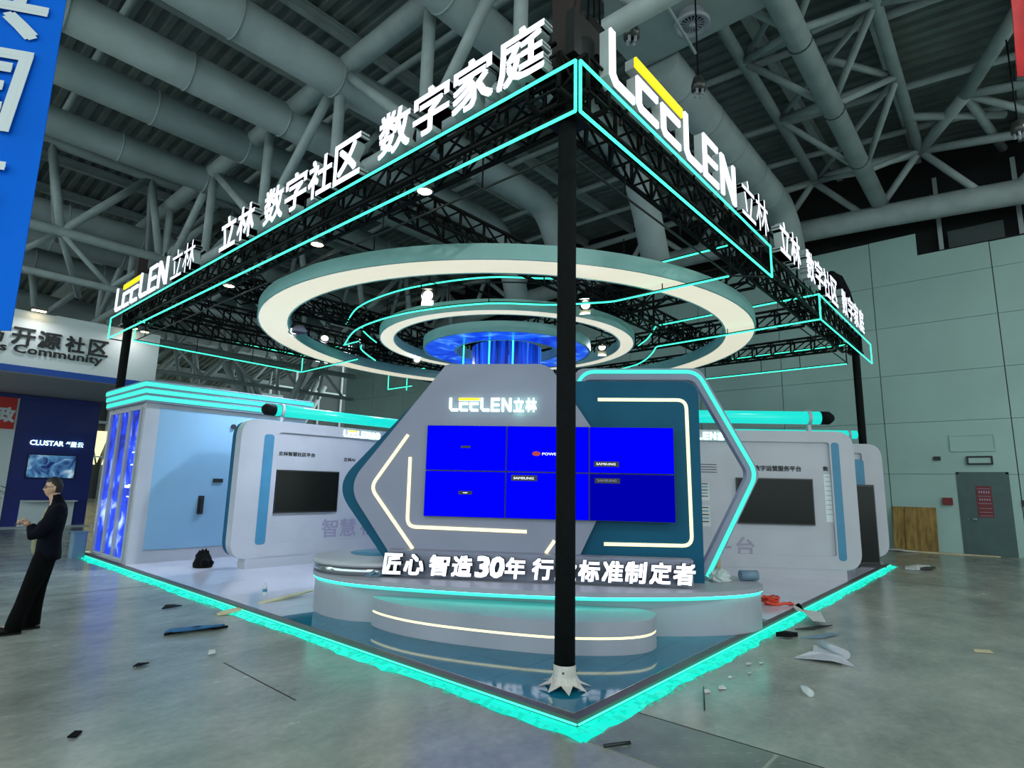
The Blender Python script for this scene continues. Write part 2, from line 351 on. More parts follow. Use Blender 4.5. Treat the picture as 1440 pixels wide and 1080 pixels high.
# floor joints (thin dark strips let into the concrete) and the steel trench plates
b = MB()
for (x0, y0, x1, y1) in [(.6, -.12, .64, -6), (-1.1, 1.94, -1.08, 3.3), (10.3, .2, 10.7, -9), (-5, 8.2, .0, 8.2), (-2.2, -8, -2.2, -1.2), (6, -4.1, 18, -4.1), (14.4, -.1, 14.4, -9)]:
    d = Vector((x1-x0, y1-y0, 0)).normalized(); n = Vector((-d.y, d.x, 0))*.006
    b.obox(Vector((x0, y0, .0005))-n, Vector((x1-x0, y1-y0, 0)), n*2, (0, 0, .001))
obj('joint_strip', b, 'darkopen', floor)
mp_ = mat('steel_tread_plate', (120, 130, 124), .38, metal=.2, noise=.08, bump=0)
M['tread'] = mp_
for k in range(3):
    x0 = .59; y0 = -.17-k*1.03
    b = MB(); b.box(x0-.7, x0-.01, y0-1.0, y0+0, .001, .005)
    for i in range(8):
        for j in range(12):
            cx = x0-.68+i*.082; cy = y0-.96+j*.082; s = .022 if (i+j) % 2 else -.022
            b.add([(cx-.02, cy-abs(s)*s/.022, .005), (cx+.0, cy, .0085), (cx+.02, cy+s, .005), (cx, cy-.006, .005), (cx, cy+.006, .005)], [(0, 3, 1), (3, 2, 1), (2, 4, 1), (4, 0, 1)])
    obj('tread_plate', b, 'tread', floor)

# right-hand wall of joined panels
wr = ste('wall_right', (HW, 0, 0))
b = MB(); b.box(HW+.05, HW+.3, -20, 32, 0, 9.3); obj('wall_backing', b, 'seam', wr)
ys = [32, 28.85, 25.7, 22.55, 19.4, 16.25, 13.1, 9.95, 6.8, 3.72, .65, -2.5, -5.65, -8.8, -11.95, -15.1, -18.25]
zs = [0, 2.33, 3.95, 5.5, 7.12, 8.57, 9.4]
DY0, DY1, DZ = -2.24, -1.12, 2.33
for i in range(len(ys)-1):
    ya, yb = ys[i], ys[i+1]
    for j in range(len(zs)-1):
        za, zb = zs[j], zs[j+1]
        top = zb == 9.4
        if top and yb > -.7: zb = 10.16
        b = MB()
        if za == 0 and yb <= DY0 and ya >= DY1:
            b.box(HW, HW+.06, yb+.012, DY0, za, zb-.012); b.box(HW, HW+.06, DY1, ya-.012, za, zb-.012)
        elif top and yb < -.7 < ya:
            b.box(HW, HW+.06, yb+.012, ya-.012, za, zb); b.box(HW, HW+.06, -.68, ya-.012, zb, 10.16)
        else: b.box(HW, HW+.06, yb+.012, ya-.012, za+.0, zb-.012)
        obj('wall_panel', b, 'wallp', wr)
b = MB(); b.box(HW+.0, HW+.9, -20, -.68, 9.4, 9.44); b.box(HW+.9, HW+1.0, -20, 32, 9.3, 14); obj('clerestory_void', b, 'darkopen', wr)
for k in range(9):
    b = MB(); y = -1.3-k*2.0; b.box(HW+.6, HW+.7, y-.06, y+.06, 9.4, 12.2); obj('mullion', b, 'steel', wr)
b = MB(); b.box(HW+.55, HW+.62, -2.9, -1.5, 9.5, 10.2); obj('louvre_box', b, 'seam', wr)
# steel door with maroon notices
dr = ste('door_1', (HW, DY0, 0))
b = MB(); b.box(HW-.03, HW+.03, DY0+.02, DY1-.02, .0, DZ); obj('door_leaf', b, 'door', dr)
b = MB(); b.box(HW-.02, HW+.08, DY0-.05, DY0+.02, 0, DZ+.05); b.box(HW-.02, HW+.08, DY1-.02, DY1+.05, 0, DZ+.05); b.box(HW-.02, HW+.08, DY0-.05, DY1+.05, DZ, DZ+.06); obj('door_frame', b, 'door', dr)
b = MB(); b.cyl((HW-.08, DY1-.14, 1.02), (HW-.08, DY1-.34, 1.02), .012, 8); b.cyl((HW-.02, DY1-.14, 1.02), (HW-.08, DY1-.14, 1.02), .012, 8); obj('door_handle', b, 'chrome', dr)
b = MB(); b.box(HW-.04, HW-.03, -1.86, -1.5, 1.08, 1.98); nb = obj('notice_board', b, 'maroon', dr)
b = MB()
for k, z in enumerate((1.9, 1.68, 1.47, 1.33, 1.22, 1.12)):
    b.box(HW-.043, HW-.04, -1.83, -1.53, z, z+(.015 if k in (2,) else .012))
for k in range(5): b.box(HW-.043, HW-.04, -1.81+k*.055, -1.78+k*.055, 1.77, 1.84)
for k in range(5): b.box(HW-.043, HW-.04, -1.81+k*.055, -1.78+k*.055, 1.56, 1.62)
obj('notice_lettering', b, ['ghost', 'ghost'], nb)
def wallbox(name, label, cat, y0, y1, z0, z1, d, m, r=.02, frame=None):
    mb = MB(); fr = (Vector((HW, 0, 0)), Y, Z, -X); mb.prism(dedupe(rrect(y0, y1, z0, z1, r, 3)), fr, 0, d)
    o = obj(name, mb, m, label=label, cat=cat)
    if frame:
        f = MB(); f.ring(rrect(y0, y1, z0, z1, .03, 3), rrect(y0+.05, y1-.05, z0+.05, z1-.05, .02, 3), fr, d, d+.02); obj('frame', f, frame, o)
    return o
wallbox('exit_lamp', 'small framed exit lamp on the wall just above the grey steel door', 'lamp', -1.98, -1.36, 2.6, 2.86, .06, 'wallp', frame='print')
wallbox('ventilation_panel', 'wide pale rectangular panel set in the wall above the exit lamp', 'panel', -2.1, -1.0, 3.0, 3.52, .02, 'wallp', frame='wallp')
wallbox('alarm_box', 'small dark red alarm box on the wall left of the grey door', 'alarm box', -.93, -.68, 1.4, 1.62, .07, 'red', frame='maroon')
wallbox('door_switch', 'small black switch box on the wall right of the grey door', 'switch', -2.66, -2.5, 1.42, 1.6, .05, 'print')
wallbox('wall_sensor', 'small black sensor on the wall up and left of the grey door', 'sensor', -.74, -.56, 2.74, 2.86, .06, 'print')

# far end and side walls
wf = ste('wall_far', (0, 52, 0))
b = MB(); b.box(-40, 40, 52, 52.3, 0, 14); obj('wall_sheet', b, 'farwall', wf)
for k in range(22):
    b = MB(); x = -24+k*2.6; b.cyl((x, 51.8, 0), (x, 51.8, 14), .11, 8); obj('post', b, 'steel', wf)
for z in (3.2, 5.9, 8.4, 10.8):
    b = MB(); b.cyl((-26, 51.7, z), (36, 51.7, z), .12, 8); obj('rail', b, 'steel', wf)
for k in range(7):
    b = MB(); x = 1.2+k*1.7
    b.add([(x, 51.6, 2.6), (x+1.3, 51.6, 2.6), (x+.65, 51.6, 5.2)], [(0, 1, 2)]); b.add([(x+.75, 51.6, 5.2), (x+2.0, 51.6, 5.2), (x+1.4, 51.6, 2.7)], [(0, 1, 2)]); obj('window_pane', b, 'winlight', wf)

# roof: corrugated deck following the arch, purlins
def zr(y): return 13.9 - .0032*(y-12)**2
cl = ste('ceiling', (0, 0, 13))
yy = [-22+4*i for i in range(20)]
b = MB(); n = 0; xs = []
x = -16.0
while x < 20.5: xs += [x, x+.16, x+.2, x+.36]; x += .4
vs = []; fs = []
for y in yy:
    for i, x in enumerate(xs): vs.append((x, y, zr(y)+(0 if i % 4 in (0, 1) else .09)))
w = len(xs)
for j in range(len(yy)-1):
    for i in range(w-1): fs.append((j*w+i, j*w+i+1, (j+1)*w+i+1, (j+1)*w+i))
b.add(vs, fs); obj('roof_deck', b, 'deck', cl)
for y in [-14, -11.5, -9, -6.2, -3.6, -.9, 1.5, 3.9, 6.6, 7.5, 10.2, 12.75, 15.3, 18.2, 20.8, 23.4, 26, 29, 32, 35, 38, 42, 46, 50]:
    b = MB(); z = zr(y)-.02
    b.box(-16, 20, y-.1, y+.1, z-.34, z-.3); b.box(-16, 20, y-.02, y+.02, z-.3, z-.04); b.box(-16, 20, y-.1, y+.1, z-.04, z); obj('purlin', b, 'steel', cl)
for x in [-12, -6.4, -.6, 5.2, 11, 14.2, 16.6]:
    b = MB()
    pts = [(x, y, zr(y)-.5) for y in range(-18, 52, 4)]; b.tube(pts, .1, 8); obj('rafter', b, 'steel', cl)

def truss(name, chords, braces, rc, rb=None):
    t = ste(name, chords[0][0])
    for c in chords:
        mb = MB(); mb.tube(c[:-1] if isinstance(c[-1], float) else c, c[-1] if isinstance(c[-1], float) else rc, 12); obj('chord', mb, 'steel', t)
    for br in braces:
        r = br[2] if len(br) > 2 else rb; mb = MB(); mb.cyl(br[0], br[1], r, 10); obj('brace', mb, 'steel', t)
    return t
# lengthwise three-chord truss over the right side of the stand
TX = [-11.8, -8.6, -5.4, -2.2, .9, 4.0, 6.9, 9.94, 13.0, 17.4]; BX = [-10.2, -7, -3.8, -.6, 2.5, 5.4, 8.2, 11.4, 15.4]
chords = [[(-13, .15, 11.3), (18.3, .15, 11.3), .25], [(-13, -1.15, 12.5), (17.5, -1.1, 12.5), .14], [(-13, 1.45, 12.5), (17.7, 1.9, 12.5), .14]]
br = []
for i, x in enumerate(TX):
    y2 = 1.45+(x+13)*.0147
    br.append(((x, -1.12, 12.5), (x, y2, 12.5), .09))
    for k in (i-1, i):
        if 0 <= k < len(BX):
            for yy_ in (-1.12, y2): br.append(((x, yy_, 12.5), (BX[k], .15, 11.3), .085))
    if i+1 < len(TX): br.append(((x, -1.12, 12.5), (TX[i+1], 1.45+(TX[i+1]+13)*.0147, 12.5), .075))
truss('roof_truss', chords, br, .14, .09)
# arched truss against the right-hand wall
def za(y): return 11.2-.0034*(y-10)**2
br = []; AY = [-14.2, -11, -7.8, -4.6, -1.1, 2.0, 5.2, 8.4, 11.6, 14.8, 18, 21.2, 24.4, 27.6]
for i, y in enumerate(AY):
    zt = zr(y)-1.1 if y < -2 else 12.5
    for dy in (-1.5, 1.5):
        br.append(((17.45, y, zt), (18.05, y+dy, za(y+dy)), .11))
    if i+1 < len(AY):
        z2 = zr(AY[i+1])-1.1 if AY[i+1] < -2 else 12.5
        br.append(((17.45, y, zt), (17.45, AY[i+1], z2), .13))
br += [((17.49, -1.1, 12.5), (15.02, -2.42, 12.5), .17), ((15.02, -2.42, 12.5), (11.3, -3.9, 12.5), .17), ((11.3, -3.9, 12.5), (7.6, -5.4, 12.3), .17),
       ((15.02, -2.42, 12.5), (18.7, -3.11, 12.4), .12), ((15.02, -2.42, 12.5), (15.6, -5.8, 12.1), .12), ((17.45, -4.6, 12.0), (15.02, -2.42, 12.5), .1), ((17.49, -1.1, 12.5), (17.3, 2.0, 12.5), .17),
       ((17.45, -4.6, 12.0), (15.6, -5.8, 12.1), .12), ((11.15, .17, 12.5), (13.0, -1.06, 12.5), .09), ((11.3, -3.9, 12.5), (9.94, -1.1, 12.5), .1), ((15.2, -1.1, 12.5), (16.8, -3.2, 12.5), .11)]
chords = [[(18.05, y, za(y)) for y in range(-18, 32, 2)]+[.38]]
truss('roof_truss', chords, br, .38, .11)
# crosswise truss running through the duct line, left
NY = [-2.4, .9, 3.25, 5.75, 9.0, 12.6, 16.4, 20.2, 24, 28]; br = []
for i, y in enumerate(NY):
    br.append(((2.95, y, 11.6), (2.95, y, 8.7), .13))
    if i+1 < len(NY):
        br.append(((2.95, y, 8.6), (2.95, NY[i+1], 11.6), .12) if i % 2 else ((2.95, y, 11.6), (2.95, NY[i+1], 8.6), .12))
    for dx in (2.2,): br.append(((2.95, y, 8.6), (2.95+dx, y+1.0, 11.9), .08))
truss('roof_truss', [[(2.95, -12, 11.6), (2.95, 46, 11.6), .25], [(2.95, -12, 8.55), (2.95, 46, 8.55), .16]], br, .2)
# lengthwise truss beyond the ducts, left
for (Y0, zb, zt, ph) in [(20.2, 9.5, 12.4, 0), (30.5, 8.6, 11.6, 1.3), (40, 8.0, 11, .4)]:
    br = []; k = 0; x = -14.6+ph
    while x < 17:
        br += [((x, Y0, zb), (x+2.3, Y0, zt), .13), ((x+2.3, Y0, zt), (x+2.9, Y0, zb), .13), ((x+2.3, Y0, zt), (x+3.2, Y0+2.4, zb+.4), .09), ((x, Y0, zb), (x+1.2, Y0+2.4, zb-1.4), .1), ((x, Y0, zb), (x-1.4, Y0, zb-1.5), .09), ((x, Y0, zb), (x+1.6, Y0, zb-1.5), .09)]; x += 2.9
    truss('roof_truss', [[(-15, Y0, zb), (18, Y0, zb), .17], [(-15, Y0, zt), (18, Y0, zt), .17], [(-15, Y0, zb-1.5), (18, Y0, zb-1.5), .12]], br, .17)
# far columns splayed in a tree shape
def tree_column(x, y):
    t = ste('column', (x, y, 0)); mb = MB(); mb.tube([(x, y, 0), (x, y, 3.2)], [.4, .35], 14); obj('shaft', mb, 'steel', t)
    for dx, dy in ((-3.2, 0), (3.2, 0), (-1.4, 2), (1.4, -2)):
        mb = MB(); mb.tube([(x, y, 3.0), (x+dx, y+dy, 9.0)], [.26, .17], 10); obj('strut', mb, 'steel', t)
for x, y in ((12.6, 31), (17.2, 38), (-8, 40), (4.5, 44)): tree_column(x, y)

# round air ducts
def elbow_duct(y, r, x1, label, rings=True):
    pts = [(-16, y, 11.3)]+roundpath([(x1-1.6, y, 11.3), (x1, y, 11.3), (x1+.8, y, 10.2), (x1+1.5, y, 8.4)], 1.0, 6)
    mb = MB(); mb.tube(pts, r, 20); o = obj('air_duct', mb, 'duct', label=label, cat='air duct', group='round air ducts under the roof')
    k = 0; x = -14.0
    while x < x1-1.2:
        m2 = MB(); m2.tube([(x-.02, y, 11.3), (x+.02, y, 11.3)], r+.018, 20); obj('band', m2, 'duct', o); x += 2.4
    return o
def straight_duct(y, r, z, x1, label):
    mb = MB(); mb.tube([(-16, y, z), (x1, y, z)], r, 20); o = obj('air_duct', mb, 'duct', label=label, cat='air duct', group='round air ducts under the roof')
    x = -14.0
    while x < x1-1:
        m2 = MB(); m2.tube([(x-.02, y, z), (x+.02, y, z)], r+.018, 20); obj('band', m2, 'duct', o); x += 2.4
    return o
elbow_duct(5.15, .42, 10.1, 'fat round grey duct crossing above the last large characters of the left sign')
elbow_duct(9.0, .45, 11.0, 'fat round grey duct ending in an elbow above the ring, nearest the left truss node')
elbow_duct(11.55, .45, 11.3, 'fat round stained grey duct, third parallel duct from the top left corner')
straight_duct(13.9, .46, 11.4, 13, 'fat round grey duct, second from the bottom of the parallel ducts at left')
straight_duct(16.8, .42, 11.4, 13, 'fat round grey duct, lowest of the big parallel ducts at upper left')
for i, (y, r, z) in enumerate([(22.5, .4, 10.9), (25, .5, 10.8), (27.6, .4, 10.6), (34, .5, 10.2)]):
    straight_duct(y, r, z, 14, ['thinner round duct just beyond the lowest big duct at left', 'second far round duct beyond the left truss', 'third far round duct beyond the left truss', 'farthest round duct in the dark at left'][i])
mb = MB(); mb.tube(roundpath([(7.28, 2.8, 11.3), (16.0, 2.8, 11.3), (16.9, 2.8, 10.6), (17.2, 2.8, 9.9)], .9, 6), .46, 24)
o = obj('air_duct', mb, 'duct', label='fat round grey duct running directly behind the right sign letters', cat='air duct', group='round air ducts under the roof')
for x in (8.2, 9.9, 11.6, 13.3, 15.0):
    m2 = MB(); m2.tube([(x-.02, 2.8, 11.3), (x+.02, 2.8, 11.3)], .475, 24); obj('band', m2, 'duct', o)
for x in (5.4, 8.6, 11.6, 14.6):
    m2 = MB(); m2.tube([(x-.02, .15, 11.3), (x+.02, .15, 11.3)], .262, 16); o2 = obj('clamp_ring', m2, 'seam', cl)
# main cross duct with its round diffuser
MD = thing('main_air_duct', 'broad flat grey main duct crossing the top edge above the right sign', 'air duct', (6.5, 0, 11.3))
b = MB(); b.prism(dedupe(rrect(5.75, 7.27, 11.3, 12.5, .18, 4)), (Vector((0, -14, 0)), X, Z, Y), 0, 17.3); obj('casing', b, 'duct', MD)
DF = thing('duct_diffuser', 'round white swirl diffuser with radial vanes under the main duct', 'diffuser', (6.4, 1.62, 11.05))
b = MB(); b.lathe([(.22, .25), (.24, .0), (.34, -.05), (.36, -.02), (.36, .03), (.26, .08), (.25, .25)], (6.4, 1.62, 11.05), 28); obj('rim', b, 'white', DF)
b = MB(); b.lathe([(0, -.03), (.07, -.03), (.08, .02), (0, .03)], (6.4, 1.62, 11.05), 16); obj('hub', b, 'white', DF)
for k in range(18):
    a = k*2*pi/18; b = MB(); d = Vector((cos(a), sin(a), 0)); q = Vector((-sin(a), cos(a), 0))
    b.obox(Vector((6.4, 1.62, 11.06))+d*.07-q*.012, d*.165, q*.024, (0, 0, .012)); obj('vane', b, 'white', DF)
b = MB(); b.lathe([(0, .2), (.235, .2), (.235, .21), (0, .21)], (6.4, 1.62, 11.05), 20); obj('throat', b, 'darkopen', DF)
# hanging hall lamps
def hall_lamp(x, y, z, label):
    t = thing('hanging_hall_lamp', label, 'lamp', (x, y, z), 'small hall lamps hanging under the ducts')
    mb = MB(); mb.cyl((x, y, z+.35), (x, y, z+2.2), .015, 6); obj('cord', mb, 'black', t)
    mb = MB(); mb.lathe([(0, .36), (.09, .34), (.13, .2), (.13, .1), (.05, .08)], (x, y, z), 14); obj('housing', mb, 'lampcan', t)
    for k in range(4):
        a = k*pi/2; mb = MB(); mb.cyl((x+.07*cos(a), y+.07*sin(a), z+.1), (x+.07*cos(a), y+.07*sin(a), z-.02), .025, 8); obj('bulb', mb, 'white', t)
hall_lamp(5.58, 1.2, 8.8, 'small lamp hanging on a cord below the main duct above the right sign')
hall_lamp(3.69, 1.51, 8.8, 'small lamp hanging at the top edge right of the brown hoist')
hall_lamp(10.83, -3.2, 8.8, 'small lamp on a long cord near the right edge of the roof')
b = MB(); b.cyl((3.5, 1.3, 10.2), (5.5, 1.2, 9.6), .03, 8); obj('conduit_pipe', b, 'duct', label='thin straight pipe slanting between the two hanging lamps over the right sign', cat='pipe')

# ================================================================== THE STAND
LX, LY, PT = 12.95, 13.38, .065
PL = thing('stand_platform', 'low floor deck of the stand, glossy white with a teal front corner', 'platform', (0, 0, 0))
b = MB(); b.box(.02, LX-.02, .02, LY-.02, 0, .056); obj('deck_slab', b, 'trimdark', PL)
b = MB(); b.box(0, .085, 0, LY, 0, PT+.002); obj('edge_trim', b, 'trimdark', PL)
b = MB(); b.box(.085, LX, 0, .085, 0, PT+.002); obj('edge_trim', b, 'trimdark', PL)
b = MB(); b.box(.078, .085, .078, LY, PT+.002, PT+.005); b.box(.085, LX, .078, .085, PT+.002, PT+.005); obj('bright_edge_strip', b, 'chrome', PL)
def clip(poly, nx, ny, d):   # keep nx*x+ny*y <= d
    o = []
    for i, p in enumerate(poly):
        q = poly[(i+1) % len(poly)]; a = nx*p[0]+ny*p[1]-d; c = nx*q[0]+ny*q[1]-d
        if a <= 0: o.append(p)
        if a*c < 0: t = a/(a-c); o.append((p[0]+(q[0]-p[0])*t, p[1]+(q[1]-p[1])*t))
    return o
RR = 4.47
for i in range(8):
    for j in range(8):
        x0, x1 = (.087 if i == 0 else .03+.61*i+.002), .03+.61*(i+1)-.002; y0, y1 = (.087 if j == 0 else -.17+.61*j+.002), -.17+.61*(j+1)-.002
        if y1 <= y0: continue
        p = [(x0, y0), (x1, y0), (x1, y1), (x0, y1)]
        for k in range(17):
            a = k*pi/32; p = clip(p, cos(a), sin(a), RR)
            if len(p) < 3: break
        if len(p) < 3: continue
        b = MB(); b.prism(p, FLAT, .056, PT+.0005); obj('teal_floor_tile', b, 'tealtile', PL)
arc = [(RR*cos(a*pi/2/24), RR*sin(a*pi/2/24)) for a in range(25)]
for i in range(6):
    for j in range(11):
        x0, x1 = .087+i*2.14+.002, .087+(i+1)*2.14-.002; y0, y1 = .087+j*1.206+.002, .087+(j+1)*1.206-.002
        if sqrt(x0*x0+y0*y0) > RR+.02:
            b = MB(); b.box(x0, x1, y0, y1, .056, PT)
        elif sqrt(x1*x1+y1*y1) < RR: continue
        else: b = MB(); b.box(x0, x1, y0, y1, .056, PT-.0015)
        obj('white_floor_sheet', b, 'whitetile', PL)

# LED strips in crumpled film along two front edges; floor glow is an emissive ribbon
def edge_strip(label, along, n, group):
    t = thing('edge_light_strip', label, 'light strip', (0, 0, 0), group)
    D = X if along == 'x' else Y; P = -Y if along == 'x' else -X; Ln = (LX+.1) if along == 'x' else LY+.1
    rnd = random.Random(5 if along == 'x' else 9)
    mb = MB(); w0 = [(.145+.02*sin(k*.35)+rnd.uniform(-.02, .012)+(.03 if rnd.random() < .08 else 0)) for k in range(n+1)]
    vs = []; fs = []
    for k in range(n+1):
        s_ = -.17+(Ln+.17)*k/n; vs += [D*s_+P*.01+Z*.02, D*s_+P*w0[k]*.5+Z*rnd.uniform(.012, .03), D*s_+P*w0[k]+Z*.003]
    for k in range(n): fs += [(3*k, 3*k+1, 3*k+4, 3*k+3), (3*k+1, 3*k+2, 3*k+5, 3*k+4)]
    mb.add(vs, fs); obj('floor_glow_ribbon', mb, 'floorglow', t)
    mb = MB(); vs = []; fs = []; m = n*3
    for k in range(m+1):
        s_ = -.1+(Ln)*k/m; 
        for q in range(4): vs.append(D*(s_+rnd.uniform(-.01, .01))+P*(.02+q*.052+rnd.uniform(-.008, .008))+Z*(rnd.uniform(.012, .04) if q < 3 else .006))
    for k in range(m):
        for q in range(3):
            if rnd.random() < .35: fs.append((4*k+q, 4*k+q+1, 4*k+q+5, 4*k+q+4))
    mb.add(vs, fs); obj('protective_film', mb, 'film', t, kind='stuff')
    mb = MB(); mb.tube([D*.0+P*.012+Z*.035, D*(Ln*.5)+P*.012+Z*.035, D*Ln+P*.012+Z*.035], .008, 6); obj('led_profile', mb, 'neon', t)
edge_strip('LED line and its painted aqua glow on the floor along the left edge of the stand', 'y', 110, 'LED edge strips with painted floor glow')
edge_strip('LED line and its painted aqua glow on the floor along the right edge of the stand', 'x', 110, 'LED edge strips with painted floor glow')

# podium
def smooth_closed(pts, it=2):
    for _ in range(it):
        o = []
        for i, p in enumerate(pts):
            q = pts[(i+1) % len(pts)]; o += [(p[0]*.75+q[0]*.25, p[1]*.75+q[1]*.25), (p[0]*.25+q[0]*.75, p[1]*.25+q[1]*.75)]
        pts = o
    return pts
def offset_poly(pts, d):
    n = len(pts); cx = sum(p[0] for p in pts)/n; cy = sum(p[1] for p in pts)/n; o = []
    for i, p in enumerate(pts):
        a = Vector(pts[i-1]); c = Vector(pts[(i+1) % n]); t = (c-a).normalized(); nn = Vector((t.y, -t.x))
        if nn.dot(Vector((p[0]-cx, p[1]-cy))) < 0: nn = -nn
        o.append((p[0]+nn.x*d, p[1]+nn.y*d))
    return o
pod = smooth_closed([(4.05, .0), (3.72, -.04), (3.3, .1), (2.75, .43), (2.1, 1.02), (1.7, 1.5), (1.22, 2.2), (.84, 2.93), (.62, 3.4), (.48, 3.85), (.5, 4.5), (.9, 5.0), (1.7, 5.0), (2.5, 4.4), (3.3, 3.4), (4.0, 2.2), (4.5, 1.2), (4.5, .4)])
PD = thing('podium', 'large curved grey podium with an aqua light line under its rim', 'podium', (2.3, 2.2, PT))
podb = smooth_closed([(4.05, .0), (3.72, -.04), (3.3, .1), (2.8, .5), (2.45, .9), (2.22, 1.2), (1.96, 1.7), (1.6, 2.3), (1.08, 2.95), (.7, 3.45), (.48, 3.85), (.5, 4.5), (.9, 5.0), (1.7, 5.0), (2.5, 4.4), (3.3, 3.4), (4.0, 2.2), (4.5, 1.2), (4.5, .4)])
b = MB(); b.prism(podb, FLAT, PT+.001, .465, smooth=False); obj('body', b, 'pod', PD)
b = MB(); b.prism(offset_poly(pod, -.008), FLAT, .465, .505); obj('light_line', b, 'neon_soft', PD)
b = MB(); b.prism(offset_poly(pod, .03), FLAT, .507, .56); obj('top_slab', b, 'pod', PD)
b = MB(); b.ring(offset_poly(pod, .024), offset_poly(pod, .002), FLAT, .5, .506); obj('hidden_rim_fill', b, 'rim_fill', PD)  # hidden strip added under the slab lip, throws aqua light down
step = smooth_closed([(.66, 3.5), (.56, 3.1), (.6, 2.5), (.86, 1.75), (1.2, 1.05), (1.62, .6), (1.98, .44), (2.36, .56), (2.42, .86), (2.17, 1.15), (1.9, 1.66), (1.54, 2.25), (1.02, 2.9)])
SP = thing('step', 'lower curved grey step with a warm light line, in front of the podium', 'step', (1.3, 1.8, PT))
b = MB(); b.prism(step, FLAT, PT+.001, .215); obj('body', b, 'pod', SP)
b = MB(); b.prism(offset_poly(step, -.006), FLAT, .215, .24); obj('light_line', b, 'warm', SP)
b = MB(); b.prism(step, FLAT, .24, .378); obj('top_slab', b, 'pod', SP)
# round pedestal at the podium's left end
DR = thing('round_pedestal', 'round white pedestal with a blue inset disc at the left end of the podium', 'pedestal', (1.32, 4.42, .56))
cx, cy = 1.36, 4.28
b = MB(); b.lathe([(0, .56), (.84, .56), (.84, .665), (0, .665)], (cx, cy, 0), 48); obj('clear_band', b, 'chrome', DR)
b = MB(); b.lathe([(0, .665), (.86, .665), (.88, .69), (.87, .715), (.83, .725), (.0, .725)], (cx, cy, 0), 48); obj('white_top', b, 'white', DR)
b = MB(); b.lathe([(0, .7255), (.44, .7255), (.45, .731), (.0, .731)], (cx+.22, cy+.2, 0), 40); obj('blue_inset', b, 'ledge_blue', DR)

# display wall
WB = Vector((3.4366, .5413, 0)); a_ = radians(-55); WT = Vector((cos(a_), sin(a_), 0)); WN = Vector((-.81915, -.57358, 0))
WF = (WB, WT, Z, WN)
DW = thing('display_wall', 'tall grey hexagon display wall with teal panels on the podium', 'display wall', (2.6, 1.9, .56))
hexg = dedupe(rpoly([(-3.3, 3.34), (-1.9, 3.34), (-.96, 1.93), (-1.62, .56), (-3.78, .56), (-4.6, 1.66)], [.12, .3, .1, 0, 0, .4], 8))
b = MB(); b.prism(hexg, WF, -.06, 0); obj('grey_hexagon_panel', b, 'grey', DW)
hext = dedupe(rpoly([(-3.45, 3.14), (-2.2, 3.14), (-1.2, 1.9), (-1.9, .56), (-3.93, .56), (-4.82, 1.66)], [.05, .2, .1, 0, 0, .4], 8))
b = MB(); b.prism(hext, WF, -.32, -.1); obj('teal_hexagon_panel', b, 'teal', DW)
pan = dedupe(rpoly([(-2.9, 3.12), (.07, 3.12), (.07, .56), (-2.9, .56)], [.05, .22, 0, 0], 8))
b = MB(); b.prism(pan, WF, -.3, -.09); obj('teal_side_panel', b, 'teal', DW)
b = MB(); b.obox(WB+WT*-3.92+WN*0+Z*.56, WT*3.8, WN*.22, Z*.31); obj('letter_ledge', b, 'grey', DW)
def strip(path, w, fr, d0, d1, m, parent, name='light_line', rad=.12):
    O, A, B, Nn = fr; pts = roundpath([O+A*p[0]+B*p[1]+Nn*((d0+d1)/2) for p in path], rad, 5) if len(path) > 2 else [O+A*p[0]+B*p[1]+Nn*((d0+d1)/2) for p in path]
    mb = MB(); n = len(pts); vs = []
    for i, p in enumerate(pts):
        t = (pts[min(i+1, n-1)]-pts[max(i-1, 0)]).normalized(); s_ = t.cross(Nn).normalized()*(w/2); e = Nn*((d1-d0)/2)
        vs += [p+s_+e, p-s_+e, p-s_-e, p+s_-e]
    fs = [(0, 1, 2, 3), (4*n-1, 4*n-2, 4*n-3, 4*n-4)]
    for i in range(n-1):
        for k in range(4): fs.append((4*i+k, 4*i+(k+1) % 4, 4*i+4+(k+1) % 4, 4*i+4+k))
    mb.add(vs, fs); return obj(name, mb, m, parent)
strip([(-3.79, 2.36), (-4.27, 1.65), (-3.65, .87)], .042, WF, .0, .015, 'warm', DW)
strip([(-3.745, 2.06), (-3.74, 1.15), (-2.16, 1.13)], .042, WF, .0, .015, 'warm', DW)
strip([(-1.80, 1.03), (-1.91, .87)], .042, WF, .0, .015, 'warm', DW)
strip([(-1.24, 2.87), (-.09, 2.87), (-.07, 1.01), (-1.17, 1.0)], .042, WF, -.09, -.075, 'warm', DW)
logo(DW, WB+WT*-3.23+Z*2.68+WN*.02, WT, Z, WN, .185, .84, .04, 'halo', 'halo')
for ch, s0, w_ in (('立', -2.36, .14), ('林', -2.2, .15)):
    mb = MB(); text(mb, ch, WB+WT*s0+Z*2.68+WN*.02, WT, Z, WN, w_, .185, .04, .02); obj('letter', mb, ['halo', 'halo'], DW)
